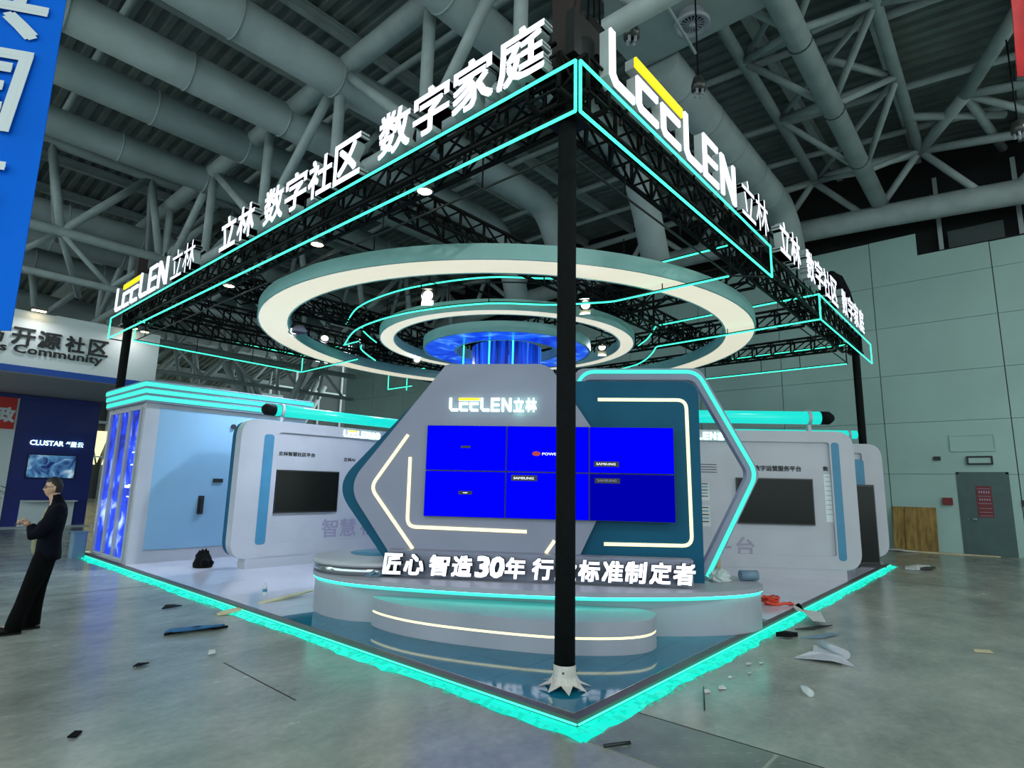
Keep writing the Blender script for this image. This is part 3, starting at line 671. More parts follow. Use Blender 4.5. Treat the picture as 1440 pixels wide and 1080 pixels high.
# video wall, 3 x 2 screens
VW = thing('video_wall', 'bank of six bright blue screens mounted on the grey hexagon wall', 'video wall', (2.4, 1.9, 1.3))
cols = [(-3.515, -2.445), (-2.437, -1.362), (-1.354, -.285)]; rows = [(1.295, 1.886), (1.894, 2.488)]
for j, (z0, z1) in enumerate(rows):
    for i, (s0, s1) in enumerate(cols):
        dim = (i == 2 and j == 0)
        mb = MB(); mb.obox(WB+WT*s0+Z*z0, WT*(s1-s0), WN*.055, Z*(z1-z0)); p = obj('screen_housing', mb, 'bezel', VW)
        mb = MB(); mb.obox(WB+WT*(s0+.004)+Z*(z0+.004)+WN*.055, WT*(s1-s0-.008), WN*.003, Z*(z1-z0-.008)); obj('screen_panel', mb, 'screen_dim' if dim else 'screen_blue', p)
        mk = {(0, 1): (-3.05, -2.92, 2.19, 2.22, ''), (1, 1): (-2.1, -1.72, 2.1, 2.16, 'P'), (2, 1): (-1.3, -.98, 1.975, 2.045, 'S'), (1, 0): (-2.37, -2.03, 1.775, 1.85, 'S'), (2, 0): (-1.29, -.97, 1.765, 1.83, 'S'), (0, 0): (-3.06, -2.88, 1.585, 1.63, 's')}[(i, j)]
        lb = MB()
        q = WB+WT*mk[0]+Z*mk[2]+WN*.0585
        if mk[4] != 'P': lb.obox(q, WT*(mk[1]-mk[0]), WN*.001, Z*(mk[3]-mk[2]), 1)
        if mk[4] == 'S': text(lb, 'SAMSUNG', q+WT*.03+Z*.02+WN*.001, WT, Z, WN, mk[1]-mk[0]-.06, .03, .001, .03, side_mi=0)
        if mk[4] == 's': lb.obox(q+WT*.06+Z*.016+WN*.001, WT*.06, WN*.001, Z*.012)
        if mk[4] == 'P':
            lb.prism([(.055+.055*cos(k*pi/8), .03+.03*sin(k*pi/8)) for k in range(16)], (q, WT, Z, WN), 0, .001, 2)
            text(lb, 'POWER', q+WT*.13+Z*.01, WT, Z, WN, .24, .035, .001, .03, side_mi=0)
        obj('screen_mark', lb, ['ghost' if dim else 'label_white', 'bezel', 'rope_red'], p)
# slogan
SL = thing('slogan_sign', 'row of bold white lit slogan letters standing on the podium below the screens', 'sign', (2.3, 1.8, .56))
frs = WB+WN*.3
def slog(s, s0, s1, widths=None):
    n = len(s); ws = widths or [1]*n; gap = .06; k = (s1-s0)/(sum(ws)+gap*(n-1)); x = s0
    for ch, w in zip(s, ws):
        mb = MB(); text(mb, ch, frs+WT*x+Z*.6, WT, Z, WN, w*k, .25, .09, .035, shear=.12); obj('letter', mb, ['sign', 'sign_dark'], SL); x += (w+gap)*k
    
slog('匠心', -3.92, -3.4); slog('智造', -3.33, -2.79); slog('30年', -2.76, -2.14, [.75, .75, 1.1]); slog('行业标准制定者', -2.06, -.13)

# hexagonal light frame behind the teal panel
HF = thing('hexagon_light_frame', 'big grey hexagonal frame with an aqua light line right of the screens', 'light frame', (3.8, .9, .56))
ho = [(-1.5, 3.36), (.17, 3.36), (.9, 1.93), (.2, .56), (-1.5, .56), (-2.2, 1.93)]; hi = [(-1.42, 3.2), (.08, 3.2), (.75, 1.93), (.03, .56), (-1.4, .56), (-2.0, 1.93)]
rd = [.15, .15, .2, 0, 0, .2]
HFR = (WB+WN*-.4, WT, Z, WN)
b = MB(); b.ring(rpoly(ho, rd, 6), rpoly(hi, rd, 6), HFR, -.16, 0); obj('frame', b, 'grey', HF)
strip([(-2.1, 1.93), (-1.42, 3.31), (.13, 3.31), (.85, 1.93), (.17, .6)], .05, HFR, 0, .02, 'neon_soft', HF, 'aqua_light_line', .15)

# ---- left cabin
CB = thing('cabin', 'pale blue white cabin with a louvre-like aqua cornice at the left rear of the stand', 'cabin', (.14, 10.5, PT))
x0, y0, y1, H = .14, 10.5, 12.95, 3.2
b = MB(); b.box(x0+.012, 3.6, y0+.03, y1, PT, H); obj('body', b, 'white', CB)
b = MB(); b.box(x0-.02, x0+.24, y0, y0+.144, PT, H); obj('corner_pillar', b, 'white', CB)
b = MB(); b.box(x0, x0+.05, y1-.28, y1, PT, H); obj('corner_pillar', b, 'white', CB)
b = MB(); b.box(x0+.24, 3.6, y0, y0+.03, .31, H-.09); obj('side_board', b, 'paleblue', CB)
b = MB(); b.box(x0+.24, 3.6, y0+.01, y0+.03, PT, .3); obj('side_plinth', b, 'white', CB)
for k in range(3):
    z = H+.04+k*.135
    b = MB(); b.box(x0-.06-.02*k, 3.7, y0-.06-.02*k, y1+.05, z-.04, z-.02+.02); obj('cornice_board', b, 'grey', CB)
    b = MB(); b.box(x0-.075-.02*k, 3.7, y0-.075-.02*k, y1+.05, z+.0, z+.085); obj('cornice_light', b, 'neon_soft', CB)
b = MB(); b.box(x0-.1, 3.7, y0-.1, y1+.05, H+.41, H+.43); obj('cornice_board', b, 'grey', CB)
for k in range(3):
    ya = y0+.19+k*.68; LBX = x0-.012
    b = MB(); b.box(x0-.01, x0+.03, ya, ya+.56, .16, 3.06); f = obj('lightbox', b, 'globe', CB)
    b = MB(); b.ring(rrect(ya-.045, ya+.605, .12, 3.1, .0, 1), rrect(ya, ya+.56, .16, 3.06, 0, 1), (Vector((x0, 0, 0)), Y, Z, -X), 0, .06); obj('lightbox_frame', b, 'white', f)
b = MB(); b.obox((x0-.011, y0+.19+.5, 1.5), (-.002, 0, 0), (0, -.3, 0), (0, 0, .05))
for zz in (2.2, 1.95, 1.55, 1.32): b.box(x0-.014, x0-.011, y0+.3, y0+.5, zz, zz+.02); b.box(x0-.014, x0-.011, y0+.3, y0+.315, zz-.2, zz)
obj('lightbox_print', b, ['halo', 'halo'], CB)
b = MB(); b.cyl((1.87, y0, 2.86), (1.87, y0-.03, 2.86), .055, 16); obj('round_sensor', b, 'print', CB)
b = MB(); b.box(1.56, 1.76, y0-.02, y0, 1.64, 1.72); obj('door_plate', b, 'print', CB)
b = MB(); b.prism(dedupe(rrect(1.3, 1.41, .98, 1.36, .02, 3)), (Vector((0, y0, 0)), X, Z, -Y), 0, .035); b.box(1.33, 1.37, y0-.07, y0-.03, 1.05, 1.3); obj('door_lock', b, 'print', CB)

# ---- information walls (rounded frame, recessed board, television, glowing tube)
def info_wall(label, fr, s0, s1, zt, mirror=False, open_right=False, prints=None, tv=None, logo_at=None, tube=None, leds=None, tvlab=None, tublab=None, slots=(), plinth=True, inl=.75):
    O, A, B, Nn = fr
    t = thing('information_wall', label, 'display wall', tuple(O), 'white rounded information walls')
    o_ = rrect(s0, s1, .25, zt, .34, 8); i_ = rrect(s0+inl, s1-.46, .5, zt-.22, .06, 8)
    mb = MB(); mb.ring(o_, i_, fr, -.22, .0); obj('rounded_frame', mb, 'white', t)
    mb = MB(); mb.ring(rrect(s0+.02, s1-.02, .27, zt-.02, .33, 8), rrect(s0+.1, s1-.1, .35, zt-.1, .28, 8), fr, -.42, -.22); obj('teal_back_rim', mb, 'teal', t)
    mb = MB(); mb.prism(dedupe(rrect(s0+.08, s1-.08, .33, zt-.08, .28, 8)), fr, -.21, -.05); obj('recessed_board', mb, 'white', t)
    if plinth:
        mb = MB(); mb.obox(O+A*(s0+.3)+Z*(PT), A*(s1-s0-.6), Nn*-.3, Z*.19); obj('plinth', mb, 'white', t)
    for (a, z0_, z1_, w_) in slots:
        mb = MB(); mb.prism(dedupe(rrect(a, a+w_, z0_, z1_, .07, 6)), fr, -.02, .004); obj('teal_slot', mb, 'ledge_blue', t)
    for (bd, a, z, w, h, m_) in prints or []:
        mb = MB(); text(mb, bd, O+A*a+Z*z+Nn*-.048, A, Z, Nn, w, h, .003, .015 if m_ == 'ghost' else .03); obj('caption', mb, [m_, m_], t)
    if logo_at:
        a, z, w, h = logo_at; logo(t, O+A*a+Z*z+Nn*.002, A, Z, Nn, h, w*.76, .03, 'halo', 'halo')
        mb = MB(); text(mb, '立林', O+A*(a+w*.79)+Z*z+Nn*.002, A, Z, Nn, w*.28, h, .03, .03); obj('letter', mb, ['halo', 'halo'], t)
    if tv:
        a, z, w, h = tv
        v = thing('television', tvlab, 'television', tuple(O+A*(a+w/2)+Z*z), 'switched off wall televisions')
        mb = MB(); mb.obox(O+A*a+Z*z+Nn*-.05, A*w, Nn*.05, Z*h); obj('housing', mb, 'bezel', v)
        mb = MB(); mb.obox(O+A*(a+.02)+Z*(z+.025)+Nn*.0, A*(w-.04), Nn*.003, Z*(h-.05)); obj('screen_panel', mb, 'tv_off', v)
    if tube:
        a0, a1, z, r, capside, br_ = tube
        v = thing('glowing_tube', tublab, 'light tube', tuple(O+A*a0+Z*z), 'glowing tubes over the information walls')
        q = lambda a, zz=z: O+A*a+Z*zz+Nn*-.12
        mb = MB(); mb.cyl(q(a0), q(a1), r, 20); obj('lit_tube', mb, 'glow_tube', v)
        if capside == 'l': mb = MB(); mb.tube([q(a0), q(a0-.18), q(a0-.24)], [r*1.02, r*1.02, r*.6], 20); obj('black_end_cap', mb, 'wrap', v)
        if capside == 'r': mb = MB(); mb.tube([q(a1), q(a1+.18), q(a1+.27)], [r*1.02, r*1.02, r*.5], 20); obj('black_end_cap', mb, 'wrap', v)
        for a in br_:
            mb = MB(); mb.cyl(q(a-.03), q(a+.03), r*1.18, 20); mb.obox(q(a-.03, z-.36)+Nn*-.05, A*.06, Nn*.1, Z*.36); obj('bracket', mb, 'white', v)
    return t
FL = (Vector((0, 8.5, 0)), X, Z, -Y)
w1 = info_wall('white rounded information wall left of the hexagon, aqua tube on top', FL, 1.18, 6.2, 2.88, slots=[(1.63, .5, 2.6, .2)],
          prints=[('立林智慧社区平台', 1.97, 2.2, .84, .085, 'print'), ('立林AI', 3.46, 2.15, .3, .085, 'print'), ('智慧', 3.05, .55, .84, .38, 'ghost'), ('社区', 4.0, .55, .84, .38, 'ghost')],
          tv=(1.95, 1.08, 1.4, .84), tvlab='black television on the white wall next to the cabin', logo_at=(3.38, 2.68, .9, .15),
          tube=(1.84, 6.0, 3.1, .115, 'l', [1.98]), tublab='aqua glowing tube with black cap over the left information wall')
PR = Vector((9.045, .2414, 0)); ar = radians(-53); RTg = Vector((cos(ar), sin(ar), 0)); RN = Vector((RTg.y, -RTg.x, 0))
FR_ = (PR, RTg, Z, RN)
w2 = info_wall('white rounded information wall right of the hexagon frame, big black television', FR_, -4.6, .46, 2.9, slots=[(.03, .42, 2.68, .15)],
          prints=[('数字运营服务平台', -1.45, 2.1, .95, .11, 'print'), ('台', -1.86, .44, .34, .38, 'ghost'), ('平', -2.3, .44, .34, .38, 'ghost')],
          tv=(-1.82, 1.07, 1.46, .89), tvlab='black television on the white wall right of the hexagon frame', logo_at=(-2.95, 2.7, 1.0, .15),
          tube=(-4.4, -.1, 3.18, .13, 'r', [-.32]), tublab='bright aqua tube with black cap over the right information wall')
def poster(fr, t, a, z, w, h, kind):
    O, A, B, Nn = fr; mb = MB(); mb.obox(O+A*a+Z*z+Nn*-.049, A*w, Nn*.003, Z*h); p = obj('poster', mb, 'paper', t)
    mb = MB(); n = 5
    for k in range(n):
        zz = z+h*(.88-.17*k); mb.obox(O+A*(a+w*.12)+Z*zz+Nn*-.045, A*(w*.76), Nn*.001, Z*(h*.05), 1 if k % 2 and kind else 0)
    obj('poster_print', mb, ['print', 'ledge_blue'], p)
poster(FR_, w2, -2.58, 1.5, .24, .36, 1); poster(FR_, w2, -2.58, 1.0, .24, .4, 1)
mb = MB()
for k in range(4): mb.obox(PR+RTg*-2.6+Z*(2.2-k*.05)+RN*-.048, RTg*.42, RN*.002, Z*.014)
obj('caption_lines', mb, 'print', w2)
b = MB(); b.obox(PR+RTg*-.13+Z*1.14+RN*-.049, RTg*.17, RN*.003, Z*.92); pp = obj('poster', b, 'booth_white', w2)
b = MB()
for k in range(9): b.obox(PR+RTg*-.11+Z*(2.0-k*.09)+RN*-.045, RTg*.13, RN*.001, Z*.012)
obj('poster_print', b, 'ghost', pp)
b = MB(); text(b, '数', PR+RTg*-.13+Z*2.12+RN*-.049, RTg, Z, RN, .1, .09, .003, .04); obj('caption', b, ['print', 'print'], w2)
PR2 = PR+Vector((CAM.x, CAM.y, 0))*0
Q2 = Vector((11.86, .86, 0)); FR2 = (Q2, RTg, Z, RN)
w3 = info_wall('white rounded information wall farthest right, behind the black totem screen', FR2, -2.6, 1.19, 2.87, slots=[(.52, .9, 2.5, .24)], tube=(-2.4, .7, 3.1, .1, '', [.52]),
               tublab='short aqua tube over the farthest right information wall', plinth=False)
b = MB(); b.obox(Q2+RTg*.2+Z*1.5+RN*-.049, RTg*.26, RN*.003, Z*.75); obj('poster', b, 'booth_white', w3)
# upright black screen totem
TT = thing('screen_totem', 'tall black upright screen totem at the right edge of the stand', 'screen', (11.9, .3, PT))
TD = Vector((cos(radians(-44)), sin(radians(-44)), 0)); TN = Vector((TD.y, -TD.x, 0)); TO = Vector((11.74, .44, 0))
b = MB(); b.prism(dedupe(rrect(0, .56, .1, 1.9, .02, 3)), (TO, TD, Z, TN), -.06, 0); obj('housing', b, 'bezel', TT)
b = MB(); b.obox(TO+TD*.025+Z*.16+TN*.0, TD*.51, TN*.004, Z*1.7); obj('screen_panel', b, 'tv_off', TT)
b = MB(); b.obox(TO+TD*-.04+Z*PT+TN*-.26, TD*.64, TN*.4, Z*.045); obj('foot_plate', b, 'bezel', TT)

# ================================================================== THE CANOPY
def rodmesh(name, a, b_, r, m, seg=6):
    mb = MB(); mb.cyl(a, b_, r, seg); me = obj(name, mb, m); return me
def box_truss(label, p0, L, axis, w=.37, z0=5.33, z1=5.69, bay=.5, px=0):
    D = X if axis == 'x' else Y; P = Y if axis == 'x' else X
    t = thing('lighting_truss', label, 'truss', tuple(Vector(p0)+Z*z0), 'black box trusses of the canopy')
    O = Vector(p0)
    for du in (0, w):
        for zz in (z0, z1):
            mb = MB(); mb.cyl(O+P*du+Z*zz, O+P*du+D*L+Z*zz, .03, 8); obj('chord', mb, 'black', t)
    n = int(L/bay); root = Vector(t.location); protos = []
    def proto(a, c, r):
        mb = MB(); mb.cyl(a, c, r, 6); o = obj('brace', mb, 'black', t); return o
    H = z1-z0
    pr_ = [(O+Z*z0, O+Z*z1, .024), (O+P*w+Z*z0, O+P*w+Z*z1, .024), (O+Z*z0, O+P*w+Z*z0, .016), (O+Z*z1, O+P*w+Z*z1, .016)]
    dg = [(O+Z*z1, O+D*bay+Z*z0, .017), (O+P*w+Z*z1, O+P*w+D*bay+Z*z0, .017), (O+Z*z0, O+P*w+D*bay+Z*z0, .017)]
    ps = [proto(*q) for q in pr_]; ds = [proto(*q) for q in dg]
    for k in range(1, n+1):
        for o in ps: c = o.copy(); COL.objects.link(c); c.location = D*bay*k
        if k < n:
            for o in ds: c = o.copy(); COL.objects.link(c); c.location = D*bay*k
    return t
box_truss('black box truss under the left sign, along the left edge', (.29, .1, 0), 13.1, 'y')
box_truss('black box truss under the right sign, along the right edge', (.1, .29, 0), 13.0, 'x')
box_truss('black box truss along the far right side of the canopy', (12.45, .75, 0), 12.5, 'y')
box_truss('black box truss along the far left side of the canopy', (.75, 12.85, 0), 12.0, 'x')
box_truss('black box truss crossing the canopy behind the front post, carrying the rings', (6.3, .75, 0), 12.0, 'y')
box_truss('black box truss crossing the canopy behind the rings, left to right', (.75, 8.7, 0), 11.6, 'x')
box_truss('black box truss crossing the canopy over the right side of the rings', (9.5, .75, 0), 12.0, 'y')
box_truss('black box truss along the back left of the canopy beyond the rings', (.75, 11.0, 0), 11.6, 'x')
box_truss('black box truss crossing the canopy just behind the front half of the largest ring', (.75, 3.3, 0), 11.6, 'x')
# posts
def post(x, y, label, ztop=5.72, lean=(0, 0), bracket=True):
    t = thing('canopy_post', label, 'post', (x, y, PT), 'black wrapped canopy posts')
    mb = MB(); mb.tube([(x, y, PT+.02), (x+.002, y, 1.5), (x-.002, y, 3.2), (x, y, ztop-.06), (x, y, ztop)], [.088, .087, .088, .088, .05], 20); obj('wrapped_tube', mb, 'wrap', t)
    if bracket:
        mb = MB(); vs = []; fs = []; n = 16
        for k in range(n):
            a = 2*pi*k/n
            for (r, z) in ((.095, .19), (.1, .1), (.115 if k % 2 else .135, .05), (.13 if k % 2 else .23, 0.012 if k % 2 == 0 else .05)): vs.append((x+r*cos(a), y+r*sin(a), PT+z))
        for k in range(n):
            for q in range(3): fs.append((4*k+q, 4*((k+1) % n)+q, 4*((k+1) % n)+q+1, 4*k+q+1))
        mb.add(vs, fs); obj('post_shoe', mb, 'bracket', t)
        for k in range(4):
            a = k*pi/2+.5; mb = MB(); mb.cyl((x+.09*cos(a), y+.09*sin(a), PT+.14), (x+.108*cos(a), y+.108*sin(a), PT+.14), .009, 6); obj('bolt', mb, 'seam', t)
    mb = MB()
    for dx, dy in ((-.13, 0), (.13, 0), (0, -.13), (0, .13)): mb.obox((x+dx-.03, y+dy-.03, ztop-.45), (.06, 0, 0), (0, .06, 0), (0, 0, .5))
    mb.box(x-.16, x+.16, y-.16, y+.16, ztop-.5, ztop-.46); mb.box(x-.16, x+.16, y-.16, y+.16, ztop+.02, ztop+.05); obj('sleeve_block', mb, 'black', t)
    return t
post(.486, .464, 'black wrapped post at the front corner of the stand with a white shoe')
post(.3, 13.08, 'black wrapped post at the far left corner, beside the cabin')
post(12.93, .34, 'black wrapped post at the far right corner, under the end of the right sign')
def hoist(x, y, label, h, big=1.0):
    t = thing('lifting_tower_head', label, 'hoist', (x, y, 5.75), 'tower heads over the canopy posts')
    mb = MB(); mb.box(x-.11*big, x+.11*big, y-.11*big, y+.11*big, 5.78, 5.78+h); obj('mast', mb, 'brown', t)
    mb = MB(); mb.prism(dedupe(rrect(-.2*big, .2*big, 0, .55*big, .06, 3)), (Vector((x+.2*big, y-.12, 5.83)), X, Z, Y), -.15*big, .2*big); obj('motor_casing', mb, 'black', t)
    for k in range(3):
        mb = MB(); mb.cyl((x+.12*k, y-.25, 5.7), (x+.1+.1*k, y-.2, 5.85+h*.7), .014, 6); obj('rigging_chain', mb, 'black', t)
    mb = MB(); mb.box(x-.3*big, x+.3*big, y-.3*big, y-.2*big, 5.75, 5.8+.3*h); obj('side_plate', mb, 'rod', t)
hoist(.52, .5, 'dark brown hoist tower head above the front corner post', 1.4)
hoist(.35, 12.9, 'brown tower head above the far left post behind the sign', 1.1, .9)
t = thing('fabric_sleeve', 'black fabric sleeve drooping over the far right post, behind the right sign', 'fabric', (12.95, .34, 5.75))
b = MB(); b.tube([(12.95, .36, 5.76), (12.97, .4, 6.3), (12.93, .5, 6.9), (12.85, .62, 7.25), (12.7, .7, 7.3), (12.6, .72, 7.12)], [.15, .16, .15, .16, .16, .1], 14); obj('sleeve', b, 'wrap', t)

# neon frames
ZT, ZB = 5.416, 4.923
def smooth(pts, n=6):
    P = [Vector((p[0], p[1], 0)) for p in pts]; o = []
    for i in range(len(P)-1):
        a, b_, c, d = P[max(i-1, 0)], P[i], P[i+1], P[min(i+2, len(P)-1)]
        for k in range(n):
            t = k/n; o.append(.5*((2*b_)+(c-a)*t+(2*a-5*b_+4*c-d)*t*t+(3*b_-a-3*c+d)*t**3))
    o.append(P[-1]); return o
def neon_frame(label, runs, verts, rods=(), rodverts=(), drops=()):
    # runs: (list of (x,y), z)   each a lit tube with a thin dark carrier rod behind it
    a0 = runs[0][0][0]
    t = thing('neon_frame', label, 'neon light', (a0[0], a0[1], ZB), 'aqua neon frames of the canopy')
    for pts, z in runs:
        P = [Vector((p[0], p[1], z)) for p in pts]
        mb = MB(); mb.tube(P, .0145, 8); obj('neon_tube', mb, 'neon', t)
        mb = MB(); mb.tube([p+Z*.03+Vector((.02, .02, 0)) for p in P], .014, 6); obj('carrier_rod', mb, 'rod', t)
    for x, y, d in verts:
        mb = MB(); mb.tube([(x, y, ZB), (x, y, ZT)], .0145, 8); obj('neon_tube', mb, 'neon', t)
    for pts, z in rods:
        mb = MB(); mb.tube([Vector((p[0], p[1], z)) for p in pts], .014, 6); obj('carrier_rod', mb, 'rod', t)
    for x, y in rodverts:
        mb = MB(); mb.tube([(x, y, ZB), (x, y, ZT)], .014, 6); obj('carrier_rod', mb, 'black', t)
    for x, y in drops:
        mb = MB(); mb.tube([(x, y, ZB), (x, y, 5.34)], .01, 5); obj('drop_rod', mb, 'black', t)
    return t
g = .012
def both(pts): return [(pts, ZT), (pts, ZB)]
neon_frame('long aqua neon frame under the left sign', both([(0, .03), (0, 13.38)]), [(0, .03, 0), (0, 13.38, 0)],
           rods=[([(.47, .47), (.47, 13.0)], ZB), ([(.47, .47), (.47, 13.0)], ZT), ([(0, 13.38), (.47, 13.38)], ZB)], drops=[(.47, y) for y in (1.6, 3.4, 5.2, 7, 8.8, 10.6, 12.4)])
neon_frame('aqua neon frame under the LEELEN half of the right sign'.replace('LEELEN half', 'first half'), both([(.03, 0), (5.17, 0)]), [(.03, 0, 0), (5.17, 0, 0)],
           rods=[([(.47, .47), (4.73, .47)], ZB), ([(.47, .47), (4.73, .47)], ZT), ([(5.17, 0), (4.73, .47)], ZB), ([(5.17, 0), (4.73, .47)], ZT)], rodverts=[(4.73, .47)], drops=[(1.6, .47), (3.0, .47)])
arcF = [(p.x, p.y) for p in smooth([(4.75, 2.55), (4.28, 3.45), (3.5, 4.35), (3.08, 5.5), (2.95, 6.6), (3.12, 7.9), (3.72, 9.25)])]
neon_frame('aqua neon line from the right edge, curving round the front of the rings', both([(4.74, .5), (4.75, 2.5)]+arcF[1:]), [],
           rods=[([(p[0]+.45*(.6 if i > 3 else 1), p[1]+.1) for i, p in enumerate(arcF)], ZT)], drops=[(4.75, 1.6), (3.5, 4.35), (2.95, 6.6)])
arcB = [(p.x, p.y) for p in smooth([(4.02, 9.0), (4.25, 9.35), (4.7, 9.75), (5.27, 10.18)])]
neon_frame('short aqua neon arc left of the rings', both(arcB), [])
neon_frame('aqua neon frame across the far left side, turning in beside the rings', both([(.45, 13.12), (4.98, 13.46), (4.9, 10.45)]), [(.45, 13.12, 0), (4.98, 13.46, 0)], drops=[(1.9, 13.2), (3.4, 13.3), (4.95, 12.4)])
arcR = [(p.x, p.y) for p in smooth([(8.22, 3.5), (8.75, 3.88), (9.35, 4.4), (9.8, 5.0), (10.1, 6.0), (10.15, 7.2)])]
neon_frame('aqua neon frame under the second half of the right sign, bending in behind the rings', both([(12.95, 0), (8.01, 0), (8.2, 3.45)]+arcR[1:]), [(12.95, 0, 0), (8.01, 0, 0)],
           rods=[([(8.4, .47), (12.6, .47)], ZB), ([(8.4, .47), (12.6, .47)], ZT), ([(5.17, .1), (8.0, .1)], ZT)], drops=[(9.6, .47), (11, .47), (8.1, 1.8)])
neon_frame('aqua neon line along the far right side of the canopy', both([(12.65, .5), (12.7, 6.0)]), [], rodverts=[(12.65, .5)], drops=[(12.66, 1.6), (12.66, 2.6), (12.67, 4.2)])
neon_frame('small aqua neon piece hanging low behind the left of the hexagon wall', [([(8.5, 13.9), (8.5, 12.6)], ZB), ([(8.45, 12.96), (8.35, 11.6)], ZT)], [(8.5, 13.9, 0), (9.0, 13.5, 0)])

# rings
RC = (6.58, 6.64)
def ring(label, r, w, z0, z1):
    t = thing('ceiling_ring', label, 'ring light', (RC[0], RC[1], z0), 'round rings of the canopy')
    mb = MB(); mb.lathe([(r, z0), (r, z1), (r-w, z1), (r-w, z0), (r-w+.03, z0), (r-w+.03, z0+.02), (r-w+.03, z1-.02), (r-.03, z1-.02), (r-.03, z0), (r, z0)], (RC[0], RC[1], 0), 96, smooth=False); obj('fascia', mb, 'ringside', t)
    mb = MB(); mb.lathe([(r-w+.03, z0+.01), (r-.03, z0+.01)], (RC[0], RC[1], 0), 96, smooth=False); obj('cream_panel', mb, 'ringcream', t)
    for k in range(8):
        a = k*pi/4+.3; mb = MB(); mb.cyl((RC[0]+(r-w/2)*cos(a), RC[1]+(r-w/2)*sin(a), z1), (RC[0]+(r-w/2)*cos(a), RC[1]+(r-w/2)*sin(a), 5.7), .01, 5); obj('hanger', mb, 'black', t)
ring('largest hanging ring with neon tinted fascia and cream underside', 5.63, .62, 5.04, 5.29)
ring('middle hanging ring with cream underside inside the largest ring', 3.06, .36, 5.05, 5.27)
t = thing('ceiling_disc', 'innermost hanging disc with a blue starry print underneath', 'ceiling light', (RC[0], RC[1], 4.9), None)
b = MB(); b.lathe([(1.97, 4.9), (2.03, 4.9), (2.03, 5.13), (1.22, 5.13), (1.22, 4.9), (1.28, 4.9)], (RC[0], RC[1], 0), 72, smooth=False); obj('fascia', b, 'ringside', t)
b = MB(); b.lathe([(1.28, 4.905), (1.97, 4.905)], (RC[0], RC[1], 0), 72, smooth=False); obj('printed_underside', b, 'nebula', t)
t = thing('screen_column', 'round column of blue curtain screens under the starry disc, behind the wall', 'column', (RC[0]+.1, RC[1]+.1, PT))
for k in range(16):
    a0 = k*pi/8; b = MB(); vs = []
    for a in (a0+.01, a0+pi/16, a0+pi/8-.01):
        for rr in (.8, .84):
            for z in (PT, 5.0): vs.append((RC[0]+rr*cos(a), RC[1]+rr*sin(a), z))
    fs = []
    for s_ in (0, 1):
        i = s_*4; j = i+4
        fs += [(i+2, j+2, j+3, i+3), (i, i+1, j+1, j), (i+1, i+3, j+3, j+1), (i, j, j+2, i+2)]
    b.add(vs, fs); obj('curtain_panel', b, 'curtain', t)
VT = [(658, 490), (690, 482), (719, 480)]
for i, (x, y) in enumerate([(5.42, 6.95), (5.45, 6.16), (5.75, 5.72)]):
    b = MB(); b.cyl((x, y, 3.5), (x, y, 4.9), .017, 8); o = obj('vertical_neon', b, 'neon', label=['leftmost', 'middle', 'rightmost'][i]+' of the three upright neon tubes hanging under the starry disc', cat='neon light', group='upright neon tubes under the starry disc')
# lamps
def spot(x, y, z, label, tilt, az, doors=False, bright='lampwhite', watt=150, tint=(.8, .9, 1), aim=None):
    t = thing('stage_lamp', label, 'lamp', (x, y, z), 'stage lamps hanging in the canopy')
    d = Vector((cos(az)*cos(tilt), sin(az)*cos(tilt), -sin(tilt))); O = Vector((x, y, z))
    u = d.cross(Z).normalized(); w = u.cross(d)
    mb = MB(); mb.tube([O-d*.2, O-d*.15, O-d*.02, O+d*.1], [.05, .085, .1, .12], 16, cap=False); mb.tube([O-d*.2, O-d*.201], .05, 16); obj('can', mb, 'lampcan', t)
    mb = MB(); mb.cyl(O+d*.06, O+d*.07, .085, 16); obj('lens', mb, bright, t)
    mb = MB(); mb.tube([O+u*.13, O+u*.14+Z*.2, O+Z*.26, O-u*.14+Z*.2, O-u*.13], .012, 6); mb.cyl(O+Z*.26, O+Z*.5, .014, 6); mb.cyl(O+Z*.4-u*.05, O+Z*.4+u*.05, .035, 8); obj('yoke', mb, 'black', t)
    ld = bpy.data.lights.new('stage_beam', 'SPOT'); ld.energy = watt; ld.color = tint; ld.spot_size = radians(140 if watt < 2000 else 84); ld.spot_blend = 1; ld.shadow_soft_size = .12
    lo = bpy.data.objects.new('stage_beam', ld); COL.objects.link(lo); lo.location = O+d*.16; lo.rotation_mode = 'QUATERNION'; lo.rotation_quaternion = aim_dir.to_track_quat('-Z', 'Y') if (aim_dir := (Vector(aim)-O if aim else d)) else None
    if doors:
        for s_ in (1, -1):
            mb = MB(); mb.obox(O+d*.1+w*.1*s_-u*.1, u*.2, d*.14+w*.05*s_, w*.004); obj('barn_door', mb, 'pine' if s_ < 0 else 'lampcan', t)
spot(2.62, 9.6, 5.1, 'stage lamp at the left inside the largest ring with a pale cover', .9, -2.3, watt=500, tint=(.66, .82, 1), aim=(1.2, 10.6, 1.2))
spot(3.4, 9.6, 5.1, 'bright stage lamp just right of the one with the pale cover', .95, -2.2, watt=400, tint=(.7, .84, 1), aim=(2.4, 10.6, .8))
spot(2.85, 5.25, 5.1, 'stage lamp with tan barn doors above the curved neon line', .5, 3.9, True, watt=2200, tint=(.74, .86, 1), aim=(3.3, 8.6, .9))
spot(5.04, 3.3, 5.1, 'stage lamp just right of the front post, brightest of the lamps', .5, -2.7, True)
spot(6.13, 5.25, 5.15, 'stage lamp in front of the starry disc', .9, -2.6)
spot(6.3, 9.7, 5.1, 'stage lamp left of the starry disc, between the rings', .8, -2.4)
spot(8.2, 4.95, 5.15, 'stage lamp right of the front post beside the middle ring', .8, -2.4, True)
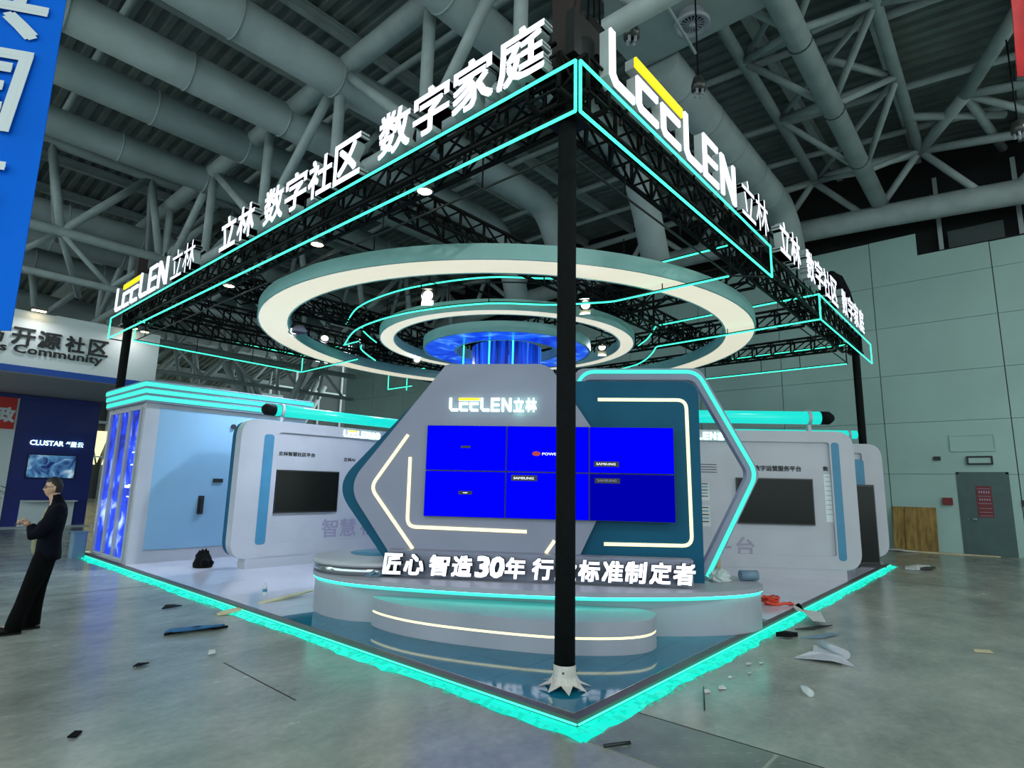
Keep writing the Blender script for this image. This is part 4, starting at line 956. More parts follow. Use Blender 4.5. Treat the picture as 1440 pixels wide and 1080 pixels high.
b = MB(); b.lathe([(.0, .16), (.09, .15), (.15, .08), (.16, 0), (.15, 0)], (2.5, 9.15, 4.93), 16); obj('lamp_cover', b, 'ghost', bpy.data.objects['stage_lamp'], label='pale domed cover')
for xa, xb, y, lab in ((.66, 6.3, 9.6, 'thin black bar carrying the two left stage lamps'), (.66, 6.3, 5.25, 'thin black bar over the curved neon line carrying two stage lamps'), (6.67, 9.5, 4.95, 'thin black bar carrying the stage lamp right of the front post')):
    b = MB(); b.cyl((xa-.05, y, 5.52), (xb+.05, y, 5.52), .022, 8); obj('lamp_bar', b, 'black', label=lab, cat='bar', group='lamp bars of the canopy')
def downlight(x, y, label):
    t = thing('disc_downlight', label, 'lamp', (x, y, 5.05), 'warm downlights under the sign trusses')
    mb = MB(); mb.lathe([(0, .07), (.07, .07), (.1, .02), (.1, 0), (.085, 0)], (x, y, 5.05), 18); obj('housing', mb, 'lampcan', t)
    mb = MB(); mb.lathe([(0, .004), (.085, .004)], (x, y, 5.05), 18); obj('lens', mb, 'lampwarm', t)
    mb = MB(); mb.cyl((x, y, 5.12), (x, y, 5.34), .012, 6); obj('stem', mb, 'black', t)
downlight(.26, 2.33, 'warm disc downlight under the last characters of the left sign')
downlight(.3, 4.72, 'warm disc downlight under the middle of the left sign')
downlight(.3, 7.6, 'small dim warm downlight between the neon lines of the left sign')
downlight(.5, 12.55, 'warm disc downlight at the far left corner beside the post')
t = thing('flood_lamp', 'bright warm flood lamp behind the first letter of the right sign', 'lamp', (.75, .5, 5.75))
b = MB(); b.box(.66, .86, .46, .54, 5.72, 5.9); obj('housing', b, 'brown', t)
for dx in (.71, .79):
    b = MB(); b.lathe([(0, -.04), (.03, -.03), (.035, .02), (0, .05)], (dx, .42, 5.8), 10); obj('bulb', b, 'lampwarm', t)
# coiled cables and clutter on the inner trusses
rnd = random.Random(3)
for i, (x, y, lab) in enumerate([(1.6, 9.0, 'tangle of black cables on the cross truss at the left'), (3.3, 8.9, 'tangle of black cables over the left stage lamps'), (9.6, 8.9, 'tangle of black cables on the truss right of the rings'), (6.5, 4.0, 'bundle of black cables on the truss behind the front post'), (6.5, 11, 'bundle of black cables on the truss over the left of the rings')]):
    b = MB()
    for k in range(9):
        c = Vector((x+rnd.uniform(-.9, .9), y+rnd.uniform(-.3, .3), 5.42+rnd.uniform(0, .25))); r = rnd.uniform(.12, .4); q = []
        for j in range(15):
            a = j*.6; q.append(c+Vector((cos(a)*r*1.5, sin(a)*r*.6, sin(a*1.7+k)*.12-.1*(j % 3 == 0))))
        b.tube(q, .016, 5)
    obj('cable_tangle', b, 'wrap', label=lab, cat='cables', group='black cable tangles in the canopy')

# ---- roof signs
def sign(label, O, A, Nn, kind, total, h=.58, txt=None, bold=True):
    t = thing('roof_sign', label, 'sign', tuple(O), 'white lit sign letters on the canopy')
    back = O-Nn*.13
    if kind == 'logo':
        logo(t, back, A, Z, Nn, h, total, .13)
    else:
        chars(t, txt, back, A, Z, Nn, total, h, .13, .022 if bold else .004, .08)
    mb = MB(); mb.obox(O-Nn*.16-Z*.06, A*total, Nn*-.03, Z*.04); mb.obox(O-Nn*.16+Z*h*.6, A*total, Nn*-.03, Z*.03)
    k = 0
    while k < total: mb.obox(O-Nn*.16+A*k-Z*.15, A*.03, Nn*-.03, Z*h*.9); k += .45
    obj('mount_rail', mb, 'black', t)
zs_ = 5.525
sign('white Latin letters with yellow bar at the far end of the left sign row', Vector((0, 13.22, zs_)), -Y, -X, 'logo', 3.3)
sign('two narrow white characters right after the Latin logo on the left row', Vector((0, 9.66, zs_)), -Y, -X, 't', 1.14, txt='立林', bold=False)
sign('two white characters standing alone in the middle of the left row', Vector((0, 7.42, zs_)), -Y, -X, 't', 1.25, txt='立林')
sign('four white characters in the middle of the left row', Vector((0, 5.85, zs_)), -Y, -X, 't', 2.54, txt='数字社区')
sign('four white characters nearest the front post on the left row', Vector((0, 2.93, zs_)), -Y, -X, 't', 2.55, txt='数字家庭')
sign('white Latin logo letters with a yellow bar right of the front post', Vector((.55, 0, zs_)), X, -Y, 'logo', 3.24)
sign('two narrow white characters after the Latin logo on the right row', Vector((4.0, 0, zs_)), X, -Y, 't', 1.14, txt='立林', bold=False)
sign('two white characters over the gap between the right neon frames', Vector((5.7, 0, zs_)), X, -Y, 't', 1.16, txt='立林')
sign('four white characters in the middle of the far right row', Vector((7.25, 0, zs_)), X, -Y, 't', 2.35, txt='数字社区')
sign('four white characters at the far end of the right row', Vector((10.0, 0, zs_)), X, -Y, 't', 2.3, txt='数字家庭')

# ================================================================== NEIGHBOURING STAND AND BANNERS
YF, YW = 17.47, 22.82
NB = thing('neighbour_stand', 'neighbouring blue stand with white sign fascia at the far left', 'stand', (-3, 19, 0))
b = MB(); b.box(-9, 2.33, YF, YF+.25, 4.6, 6.12); b.box(2.28, 2.33, YF+.25, 30, 4.6, 6.12); obj('fascia', b, 'booth_white', NB)
b = MB(); b.box(-9, 2.36, YF-.01, YF+.26, 4.42, 4.6); b.box(2.3, 2.36, YF+.26, 30, 4.42, 4.6); obj('blue_trim', b, 'fasciablue', NB)
b = MB(); b.box(-9, 2.33, YF+.02, 30, 4.4, 4.42); obj('soffit', b, 'soffit', NB)
b = MB(); b.box(-.1, 2.3, YW, YW+1.2, 0, 4.38); obj('blue_wall', b, 'navy', NB)
b = MB(); b.box(-9, -.02, YW-.05, YW+.2, 0, 4.38); obj('white_wall', b, 'booth_white', NB)
b = MB(); b.box(-9, 2.3, YW-.06, YW, 4.25, 4.38); obj('blue_trim', b, 'navy', NB)
b = MB(); b.box(-9, 2.3, YW-1.0, YW-.0, .0, .012); obj('floor_mat', b, 'booth_white', NB)
b = MB()
for s_, x_, w_ in (('岛', -1.78, .42), ('开', -1.2, .5), ('源', -.65, .52), ('社', -.03, .46), ('区', .52, .48)):
    text(b, s_, Vector((x_, YF-.02, 5.16)), X, Z, -Y, w_, .47, .02, .025)
text(b, 'Startups & Boards Community'[-12:], Vector((-1.62+.0, YF-.02, 4.87)), X, Z, -Y, 2.6, .3, .02, .02)
obj('lettering', b, ['print', 'print'], NB)
b = MB(); text(b, 'CLUSTAR', Vector((.42, YW-.02, 2.72)), X, Z, -Y, .96, .17, .02, .015); text(b, 'AI', Vector((1.42, YW-.02, 2.81)), X, Z, -Y, .12, .08, .02, .02); text(b, '星云', Vector((1.56, YW-.02, 2.71)), X, Z, -Y, .38, .18, .02, .01)
obj('lettering', b, ['halo', 'halo'], NB)
b = MB(); b.box(-2.0, -.08, YW-.1, YW-.06, 3.2, 4.25); pq = obj('red_panel', b, 'redposter', NB)
b = MB(); text(b, '政', Vector((-.56, YW-.11, 3.42)), X, Z, -Y, .46, .5, .02, .04); obj('lettering', b, ['booth_white', 'booth_white'], pq)
b = MB(); b.box(.42, 1.9, YW-.09, YW, .0, .87); b.box(.42, 1.9, YW-.5, YW-.09, .83, .87); obj('white_counter', b, 'booth_white', NB)
b = MB(); b.box(-.3, .9, YF+.1, YF+.24, 6.12, 6.16); obj('fascia_ledge', b, 'booth_white', NB)
t = thing('television', 'lit television showing a city on the royal blue wall', 'television', (1.1, YW, 1.6))
b = MB(); b.box(.42, 1.8, YW-.06, YW, 1.6, 2.42); obj('housing', b, 'bezel', t)
b = MB(); b.box(.45, 1.77, YW-.064, YW-.06, 1.63, 2.39); obj('screen_panel', b, 'citytv', t)
for i, x in enumerate((-.75, 1.45)):
    t = thing('fascia_spotlight', ['small bright spotlight on top of the white fascia at its left', 'small bright spotlight on top of the white fascia left of the neon corner'][i], 'lamp', (x, YF-.2, 6.15))
    b = MB(); b.box(x-.18, x+.18, YF-.32, YF-.12, 6.13, 6.2); obj('housing', b, 'lampcan', t)
    b = MB(); b.box(x-.15, x+.15, YF-.3, YF-.14, 6.12, 6.128); obj('lens', b, 'lampwarm', t)
    b = MB(); b.box(x-.02, x+.02, YF-.15, YF+.02, 6.13, 6.16); obj('arm', b, 'lampcan', t)
    l = bpy.data.lights.new('fascia_light', 'AREA'); l.energy = 14; l.size = .3; lo = bpy.data.objects.new('fascia_light', l); COL.objects.link(lo); lo.location = (x, YF-.5, 6.1); lo.rotation_euler = (radians(-20), 0, 0)
b = MB(); b.prism(dedupe(rrect(-.28, -.03, 12.62, 12.9, .03, 3)), FLAT, .0, .53); b.box(-.3, -.01, 12.6, 12.92, .53, .55); obj('grey_box', b, 'graybox', label='small blue grey box standing on the floor at the far left end of the stand', cat='box')
# potted palm at the left edge
PP = thing('potted_palm', 'dark green leafy palm in a pot at the left edge beyond the standing man', 'plant', (-1.0, 20.5, 0))
b = MB(); b.lathe([(0, 0), (.16, 0), (.22, .4), (.2, .4), (.18, .36), (0, .36)], (-1.0, 20.5, 0), 18); obj('pot', b, 'booth_white', PP)
b = MB(); b.tube([(-1, 20.5, .35), (-1.02, 20.5, .9), (-.98, 20.5, 1.25)], [.03, .025, .02], 7); obj('stem', b, 'ply', PP)
rnd = random.Random(11)
for k in range(18):
    a = k*2.4; L = rnd.uniform(.6, 1.0); up = rnd.uniform(.2, .9); d = Vector((cos(a), sin(a), 0)); sd = Vector((-sin(a), cos(a), 0)); O = Vector((-.98, 20.5, 1.15)); b = MB(); vs = []; fs = []
    for q in range(6):
        u = q/5; c = O+d*L*u+Z*(up*u-.9*u*u*L); w_ = .07*sin(pi*min(.97, u+.12)); vs += [c+sd*w_, c+Z*.015, c-sd*w_]
    for q in range(5): fs += [(3*q, 3*q+1, 3*q+4, 3*q+3), (3*q+1, 3*q+2, 3*q+5, 3*q+4)]
    b.add(vs, fs); obj('frond', b, 'leaf', PP)
# hanging banners
def banner(label, P, A, w, h, m, seedv, chars_=()):
    N_ = Vector((A.y, -A.x, 0)); t = thing('hanging_banner', label, 'banner', tuple(P))
    rnd = random.Random(seedv); b = MB(); vs = []; fs = []; nx, nz = 10, 26
    for j in range(nz+1):
        for i in range(nx+1):
            u = i/nx; v = j/nz; wv = .03*sin(u*7+seedv)*sin(v*3+1)+.015*sin(u*15+v*4); vs.append(P+A*(w*u)+Z*(-h*v)+N_*wv)
    k = len(vs); vs += [v-N_*.008 for v in vs]
    for j in range(nz):
        for i in range(nx):
            a = j*(nx+1)+i; q = (a, a+1, a+nx+2, a+nx+1); fs.append(q); fs.append(tuple(x+k for x in q[::-1]))
    b.add(vs, fs, 0, True); obj('cloth', b, m, t)
    mb = MB(); mb.cyl(P-A*.05, P+A*(w+.05), .03, 8); obj('top_bar', mb, 'steel', t)
    mb = MB()
    for ch, u, z, sz in chars_: text(mb, ch, P+A*u+Z*z, A, Z, N_, sz, sz*1.0, .004, .02, back=.05, shear=.12)
    if chars_: obj('lettering', mb, ['booth_white', 'booth_white'], t)
    return t
AB = Vector((sin(YAW+.25), -cos(YAW+.25), 0))
E0 = Vector((-2.84, 4.73, 8.6))
banner('bright blue hanging banner with white brush characters at the left edge', E0-AB*2.0, AB, 2.0, 5.5, 'bluebanner', 1, [('共', .98, -2.4, .9), ('国', .9, -3.46, .92), ('高', .95, -4.5, .8)])
P1_ = CAM+(FW+RT*((1434-720)/FPX)-UPV*((105-540)/FPX))*7.5
banner('red hanging banner cut by the upper right edge', Vector((P1_.x, P1_.y, 9.2)), Vector((sin(YAW), -cos(YAW), 0)), 1.2, 9.2-P1_.z, 'redbanner', 2)

# ================================================================== THE MAN
PA = Vector((-2.147, 5.984, 0)); PD_ = Vector((PA.x-CAM.x, PA.y-CAM.y, 0)).normalized(); PU = Vector((PD_.y, -PD_.x, 0))
def pw(u, d, z): return PA+PU*((u-.1)*.84+.06)+PD_*d*.95+Z*z
def skinned(name, pts, edges, rad, m, parent, root=0, sub=2, **kw):
    me = bpy.data.meshes.new(name); me.from_pydata([tuple(pw(*p)-PA) for p in pts], edges, []); o = bpy.data.objects.new(name, me); COL.objects.link(o)
    o.modifiers.new('s', 'SKIN'); sm = o.modifiers.new('d', 'SUBSURF'); sm.levels = sub; sm.render_levels = sub
    sv = me.skin_vertices[0].data
    for i, r in enumerate(rad):
        rr = r if isinstance(r, tuple) else (r, r); sv[i].radius = rr; sv[i].use_root = (i == root)
    dg = bpy.context.evaluated_depsgraph_get(); dg.update(); me2 = bpy.data.meshes.new_from_object(o.evaluated_get(dg))
    bpy.data.objects.remove(o); me2.materials.clear(); me2.materials.append(M[m])
    for p in me2.polygons: p.use_smooth = True
    o = bpy.data.objects.new(name, me2); COL.objects.link(o); o.parent = parent
    return setup(o, **kw)
MAN = thing('person', 'man with glasses in a dark jacket and black trousers, arms folded, facing left', 'person', tuple(PA))
SR = .84
pts = [(.16, 0, .9), (.165, 0, 1.05), (.19, 0, 1.22), (.205, 0, 1.36), (.19, 0, 1.43), (.155, 0, 1.5), (.125, 0, 1.585), (.125, 0, 1.64),
       (.085, 0, 1.5), (.065, 0, 1.55), (.045, 0, 1.552),
       (.15, -.09, .86), (.05, -.1, .48), (-.06, -.12, .1), (-.2, -.12, .05), (.15, .09, .86), (.12, .09, .48), (.12, .1, .1), (-.02, .1, .05),
       (.21, -.17, 1.35), (.03, -.23, 1.07), (-.06, -.12, 1.17), (.2, .17, 1.35), (.04, .2, 1.08), (-.06, .05, 1.15)]
ed = [(0, 1), (1, 2), (2, 3), (3, 4), (4, 5), (5, 6), (6, 7), (5, 8), (6, 9), (9, 10), (0, 11), (11, 12), (12, 13), (13, 14), (0, 15), (15, 16), (16, 17), (17, 18), (3, 19), (19, 20), (20, 21), (3, 22), (22, 23), (23, 24)]
ra = [.1, .09, .09, .06, .052, .058, .05, .04, .03, .03, .01, .06, .05, .035, .03, .06, .05, .035, .03, .03, .03, .026, .03, .03, .026]
BODY = skinned('body', pts, ed, ra, 'skin', MAN)
def gs(x, w): return math.exp(-(x/w)**2)
hv = []; hf = []; HN, HM = 40, 34
for i in range(HM):
    th = pi*i/(HM-1); zc = cos(th); zz = 1.578+.113*zc; t_ = max(0, (1.555-zz)/.09)
    for k in range(HN):
        ph = 2*pi*k/HN; cu, sd_ = cos(ph), sin(ph); fu = .09 if cu < 0 else .1*(1-.4*t_); u = .13+fu*sin(th)*cu; d = .077*(1-.3*t_)*sin(th)*sd_
        if cu < 0: u += .018*t_*min(0, 1) - .012*t_; u -= .017*gs(zz-1.551, .014)*gs(d, .014)+.012*gs(zz-1.568, .02)*gs(d, .009)+.006*gs(zz-1.517, .008)*gs(d, .022)-.007*gs(zz-1.582, .012)*gs(abs(d)-.031, .014)+.004*gs(zz-1.487, .012)*gs(d, .02)
        hv.append(pw(u, d, zz)-PA)
for i in range(HM-1):
    for k in range(HN): hf.append((i*HN+k, i*HN+(k+1) % HN, (i+1)*HN+(k+1) % HN, (i+1)*HN+k))
import bmesh
bm = bmesh.new(); bm.from_mesh(BODY.data); nv = [bm.verts.new(v) for v in hv]
for f in hf: q = bm.faces.new([nv[x] for x in f]); q.smooth = True
bmesh.ops.remove_doubles(bm, verts=nv, dist=1e-5); bmesh.ops.recalc_face_normals(bm, faces=bm.faces); bm.to_mesh(BODY.data); bm.free()
# jacket, trousers, shirt front
def loft(name, rings, m, sleeves=(), label=None, n=22, wrinkle=.006):
    b = MB(); vs = []; fs = []
    for j, (cu, cd_, z, ru, rd_) in enumerate(rings):
        for k in range(n):
            a = 2*pi*k/n; w_ = 1+wrinkle*8*sin(a*5+j*1.7)*.25; vs.append(pw(cu+ru*cos(a)*w_, cd_+rd_*sin(a)*w_, z+.006*sin(a*3+j)))
    for j in range(len(rings)-1):
        for k in range(n): fs.append((j*n+k, j*n+(k+1) % n, (j+1)*n+(k+1) % n, (j+1)*n+k))
    fs.append(tuple(range(n))[::-1]); fs.append(tuple((len(rings)-1)*n+k for k in range(n)))
    b.add(vs, fs, 0, True)
    for pts_, rr in sleeves: b.tube([pw(*p) for p in pts_], rr, 14)
    return obj(name, b, m, MAN, label=label)
loft('jacket', [(.185, 0, .775, .15, .2), (.18, 0, .84, .15, .2), (.172, 0, .95, .142, .19), (.175, 0, 1.06, .138, .188), (.19, 0, 1.17, .138, .195), (.205, 0, 1.27, .132, .205), (.215, 0, 1.34, .115, .195), (.215, 0, 1.385, .092, .15), (.205, 0, 1.42, .075, .095), (.19, 0, 1.46, .068, .072), (.18, 0, 1.495, .062, .066), (.178, 0, 1.5, .05, .055)], 'jacket',
     sleeves=[([(.225, -.15, 1.375), (.225, -.19, 1.33), (.17, -.22, 1.24), (.1, -.235, 1.15), (.035, -.24, 1.07), (.0, -.22, 1.06), (-.015, -.18, 1.1), (-.04, -.145, 1.155)], [.05, .075, .078, .07, .066, .064, .056, .044]),
              ([(.22, .15, 1.375), (.22, .18, 1.33), (.16, .205, 1.22), (.09, .21, 1.12), (.035, .2, 1.06), (.0, .16, 1.08), (-.035, .08, 1.13)], [.05, .07, .075, .07, .064, .056, .042])], label='dark navy jacket')
loft('trousers', [(.17, 0, .76, .125, .17), (.172, 0, .83, .135, .18), (.17, 0, .92, .125, .17)], 'trouser',
     sleeves=[([(.165, -.08, .86), (.14, -.09, .76), (.095, -.1, .62), (.045, -.105, .47), (0, -.112, .3), (-.04, -.118, .18), (-.065, -.12, .045)], [.1, .108, .098, .084, .078, .078, .084]),
              ([(.17, .08, .86), (.16, .09, .76), (.145, .09, .62), (.132, .09, .47), (.125, .095, .3), (.122, .098, .18), (.12, .1, .045)], [.1, .108, .098, .084, .078, .078, .084])], label='loose black trousers')
skinned('shirt', [(.04, -.02, 1.02), (.045, -.02, .9), (.07, -.02, .82), (.1, -.02, 1.2), (.135, -.01, 1.36)], [(0, 1), (1, 2), (0, 3), (3, 4)], [.05, .052, .05, .05, .045], 'shirt', MAN, label='pale beige shirt front')
for (hu, d, hz) in ((-.07, -.12, 0), (.12, .1, 0)):
    skinned('shoe', [(hu+.05, d, .055), (hu-.03, d, .06), (hu-.12, d, .045), (hu-.19, d, .035)], [(0, 1), (1, 2), (2, 3)], [(.05, .042), (.055, .045), (.04, .045), (.028, .04)], 'shoe', MAN, root=1)
    b = MB(); P = [(hu+.1, -.035), (hu+.1, .035), (hu-.08, .05), (hu-.2, .035), (hu-.225, 0), (hu-.2, -.035), (hu-.08, -.05)]
    b.add([pw(p[0], d+p[1], z) for z in (.002, .022) for p in P], [tuple(range(7))[::-1], tuple(range(7, 14))]+[(i, (i+1) % 7, 7+(i+1) % 7, 7+i) for i in range(7)]); obj('sole', b, 'shoe', MAN)
# hair
b = MB(); vs = []; fs = []; n1, n2 = 24, 16
for i in range(n2):
    th = pi*i/(n2-1)
    for k in range(n1):
        ph = 2*pi*k/n1; r = 1+.02*sin(ph*7+i*2); vs.append((.134+.109*r*sin(th)*cos(ph), .085*r*sin(th)*sin(ph), 1.582+.12*r*cos(th)))
for i in range(n2-1):
    for k in range(n1):
        f = (i*n1+k, i*n1+(k+1) % n1, (i+1)*n1+(k+1) % n1, (i+1)*n1+k); c = [sum(vs[q][j] for q in f)/4 for j in range(3)]
        if c[2] < 1.64 and c[0] < .1: continue
        if c[2] < 1.61 and c[0] < .13: continue
        if c[2] < 1.595 and c[0] < .17: continue
        if c[2] < 1.53: continue
        fs.append(f)
b.add([pw(*v) for v in vs], fs, 0, True); obj('hair', b, 'hair', MAN)
def blob(name, c, r, m, par=MAN):
    b = MB(); vs = []; 
    for i in range(7):
        th = pi*i/6
        for k in range(10): ph = 2*pi*k/10; vs.append(pw(c[0]+r[0]*sin(th)*cos(ph), c[1]+r[1]*sin(th)*sin(ph), c[2]+r[2]*cos(th)))
    b.add(vs, [(i*10+k, i*10+(k+1) % 10, (i+1)*10+(k+1) % 10, (i+1)*10+k) for i in range(6) for k in range(10)], 0, True); return obj(name, b, m, par)
for s_ in (-1, 1):
    blob('ear', (.145, .078*s_, 1.57), (.02, .012, .032), 'skin')
    blob('eye', (.052, .03*s_, 1.581), (.008, .012, .007), 'hair'); blob('eyebrow', (.044, .032*s_, 1.603), (.008, .02, .005), 'hair')
blob('mouth', (.036, 0, 1.517), (.008, .022, .006), 'maroon')
GL = MB()
for s_ in (-1, 1):
    q = [pw(.03, .034*s_+.026*cos(a*pi/6), 1.582+.019*sin(a*pi/6)) for a in range(12)]; GL.tube(q, .0025, 5, closed=True)
    GL.tube([pw(.03, .06*s_, 1.585), pw(.15, .086*s_, 1.585)], .0025, 5)
gl = obj('glasses', GL, 'hair', MAN)
for s_ in (-1, 1):
    b = MB(); b.add([pw(.03, .034*s_+.025*cos(a*pi/6), 1.582+.018*sin(a*pi/6)) for a in range(12)], [tuple(range(12))]); obj('lens', b, 'glass', gl)
# hands with five bent fingers each
def hand(c, sgn):
    cx_, cd_, cz = c; P = [(cx_, cd_, cz), (cx_-.04, cd_+.01*sgn, cz+.02), (cx_-.075, cd_+.02*sgn, cz+.03)]
    skinned('hand', P, [(0, 1), (1, 2)], [(.022, .026), (.018, .036), (.014, .036)], 'skin', MAN)
    for k, L in enumerate((.06, .07, .066, .052)):
        o_ = (k-1.5)*.017; a = (cx_-.07, cd_+o_+.02*sgn, cz+.032)
        skinned('finger', [a, (a[0]-L*.5, a[1], a[2]+.006), (a[0]-L*.8, a[1]+.004, a[2]-.012), (a[0]-L*.8+.008, a[1]+.004, a[2]-.032)], [(0, 1), (1, 2), (2, 3)], [.0095, .009, .008, .007], 'skin', MAN, sub=1)
    skinned('thumb', [(cx_-.03, cd_-.03*sgn, cz+.03), (cx_-.06, cd_-.035*sgn, cz+.055), (cx_-.085, cd_-.025*sgn, cz+.06)], [(0, 1), (1, 2)], [.012, .01, .008], 'skin', MAN, sub=1)
hand((-.065, -.12, 1.175), 1); hand((-.055, .05, 1.15), -1)
b = MB(); b.obox(pw(-.22, -.12, 1.165), PU*.14+Z*.02, PD_*.07, Z*.009); obj('mobile_phone', b, 'bezel', label='dark phone held in the hand of the standing man', cat='phone')

# ================================================================== THINGS LYING ABOUT
def flat(name, pts, z, th, m, label, cat, wob=0, group=None, seed=0):
    rnd = random.Random(seed); n = len(pts); cx_ = sum(p[0] for p in pts)/n; cy_ = sum(p[1] for p in pts)/n
    zz = [z+rnd.uniform(0, wob) for _ in pts]; mb = MB(); vs = [(p[0], p[1], q) for p, q in zip(pts, zz)]+[(cx_, cy_, z+wob*.7)]
    k = len(vs); vs += [(v[0], v[1], v[2]+th) for v in vs]
    fs = [(i, n, (i+1) % n) for i in range(n)]+[(k+i, k+(i+1) % n, k+n) for i in range(n)]+[(i, (i+1) % n, k+(i+1) % n, k+i) for i in range(n)]
    mb.add(vs, fs); return obj(name, mb, m, label=label, cat=cat, group=group)
b = MB(); O = Vector((-.3, 5.33, .004)); d = Vector((1.42, .2, .1)); n = Vector((-.13, .92, 0)).normalized()
prof = [(0, -.03), (.06, -.075), (.5, -.08), (1, -.03), (1, .03), (.5, .07), (.06, .07), (0, .03)]
vs = [O+d*p[0]+n*p[1]+Z*z for z in (0, .022) for p in prof]; b.add(vs, [tuple(range(8))[::-1], tuple(range(8, 16))]+[(i, (i+1) % 8, 8+(i+1) % 8, 8+i) for i in range(8)])
obj('board_offcut', b, 'pine', label='long pale tapered board lying across the left edge of the stand', cat='board')
flat('strap', [(-1.1, 4.78), (-1.0, 4.9), (-.85, 4.82), (-.7, 4.84), (-.6, 4.74), (-.5, 4.66), (-.6, 4.58), (-.8, 4.62), (-1.0, 4.66)], .004, .02, 'bluecloth', 'crumpled blue and black strap lying on the concrete left of the stand', 'strap', .04, seed=4)
b = MB(); b.tube([(-1.12, 4.74, .012), (-.95, 4.7, .03), (-.8, 4.66, .05), (-.62, 4.6, .02), (-.48, 4.63, .014)], .014, 6); obj('cord', b, 'wrap', label='short black cord tangled with the blue strap', cat='cord')
t = thing('water_bottle', 'small clear water bottle standing on the white floor near the pale board', 'bottle', (.53, 5.79, PT))
b = MB(); b.lathe([(0, 0), (.03, .002), (.032, .05), (.029, .07), (.032, .1), (.03, .15), (.012, .185), (.012, .2)], (.53, 5.79, PT), 16); obj('body', b, 'plastic', t)
b = MB(); b.lathe([(.014, .195), (.014, .215), (0, .215)], (.53, 5.79, PT), 12); obj('cap', b, 'white', t)
b = MB(); b.lathe([(.0325, .07), (.0325, .11)], (.53, 5.79, PT), 16); obj('paper_band', b, 'ledge_blue', t)
t = thing('water_bottle', 'clear empty bottle lying on the concrete at the lower right', 'bottle', (2.0, -1.0, .03))
b = MB(); dd = Vector((.8, .6, 0)); b.tube([Vector((1.92, -1.06, .033))+dd*s_ for s_ in (0, .01, .13, .16, .19)], [.02, .032, .032, .015, .012], 14); obj('body', b, 'plastic', t)
flat('dark_scrap', [(-.68, 6.15), (-.6, 6.26), (-.5, 6.24), (-.42, 6.18), (-.55, 6.12)], .004, .01, 'wrap', 'small black scrap on the concrete above the blue strap', 'scrap', .03, seed=1)
flat('dark_scrap', [(-2.5, 2.34), (-2.44, 2.42), (-2.4, 2.41), (-2.45, 2.33)], .003, .01, 'wrap', 'black scrap on the concrete in the lower left corner', 'scrap', .01, seed=2)
flat('dark_scrap', [(-1.72, 3.72), (-1.66, 3.78), (-1.58, 3.73), (-1.66, 3.68)], .003, .008, 'wrap', 'small dark scrap on the concrete between the man and the lower edge', 'scrap', .02, seed=3)
flat('paper_scrap', [(-1.1, 3.62), (-1.06, 3.7), (-1.01, 3.68), (-1.04, 3.6)], .003, .02, 'paper', 'tiny white crumpled scrap on the concrete below the blue strap', 'scrap', .02, seed=5)
# right edge
flat('card_offcut', [(5.95, .12), (5.75, .14), (5.5, -.05), (5.45, -.3), (4.85, -.5), (4.8, -.36), (5.3, -.12), (5.35, .0), (5.6, .1)], .072, .006, 'paper', 'white forked offcut lying over the right edge strip', 'offcut', .0, seed=6)
flat('film_offcut', [(3.05, -.62), (3.25, -.72), (3.4, -.7), (3.62, -.66), (3.74, -.74), (3.5, -.95), (3.3, -1.0), (3.16, -1.14), (3.12, -.95)], .004, .008, 'white', 'white vinyl offcut with a rolled end on the concrete at right', 'offcut', .05, seed=8)
b = MB(); b.tube([(3.42, -1.02, .05), (3.72, -.72, .05)], .045, 12); obj('vinyl_roll', b, 'white', label='small white vinyl roll at the end of the offcut on the concrete', cat='roll')
flat('dark_wedge', [(3.82, -.2), (4.0, -.25), (4.05, -.38), (3.85, -.34)], .004, .05, 'wrap', 'small black wedge next to the right glowing strip', 'wedge', .03, seed=9)
flat('blue_offcut', [(4.0, -.42), (4.5, -.62), (4.6, -.72), (4.2, -.6)], .004, .01, 'graybox', 'thin blue grey offcut beside the black wedge', 'offcut', .01, seed=10)
flat('dark_offcut', [(4.4, -.25), (4.8, -.4), (5.0, -.54), (4.6, -.42)], .004, .012, 'print', 'narrow black offcut under the white forked offcut', 'offcut', .01, seed=12)
def coil(name, c, r, n, m, label, seed, z0=PT):
    rnd = random.Random(seed); q = []
    for j in range(n*9):
        a = j*2*pi/9; rr = r*(.5+.5*rnd.random()); q.append((c[0]+rr*cos(a)*1.3, c[1]+rr*sin(a), z0+.02+.012*(j/9)+rnd.uniform(0, .03)))
    mb = MB(); mb.tube(q, .012, 6); return obj(name, mb, m, label=label, cat='cable')
coil('cable_coil', (5.38, .82), .2, 9, 'rope_cream', 'heap of cream coiled cable beside the right end of the podium', 3)
coil('cable_coil', (5.62, .42), .15, 5, 'rope_red', 'bright red cable loops on the floor by the right edge', 5)
b = MB(); b.tube([(5.45, .45, .085), (5.52, .3, .08), (5.62, .22, .1), (5.72, .14, .085), (5.8, .2, .085)], .02, 7); obj('cable', b, 'rope_red', label='short thick red cable end reaching the right edge trim', cat='cable')
for i, (x, y, s_) in enumerate([(2.49, -.34, .05), (1.95, -.36, .03), (2.2, -.45, .03), (1.6, -.42, .06), (2.62, -.42, .04), (1.42, -.36, .05)]):
    flat('floor_crumb', [(x-s_, y), (x, y+s_*.5), (x+s_, y+s_*.2), (x+s_*.4, y-s_*.6)], .003, .006, 'paper', 'tiny pale scrap among several on the concrete by the right strip', 'scrap', .01, 'small pale scraps beside the right glowing strip', seed=20+i)
flat('orange_scrap', [(4.8, -2.0), (4.95, -1.98), (5.05, -2.12), (4.9, -2.16)], .003, .004, 'pine', 'tan flat scrap on the concrete near the right edge of the picture', 'scrap', .004, seed=30)
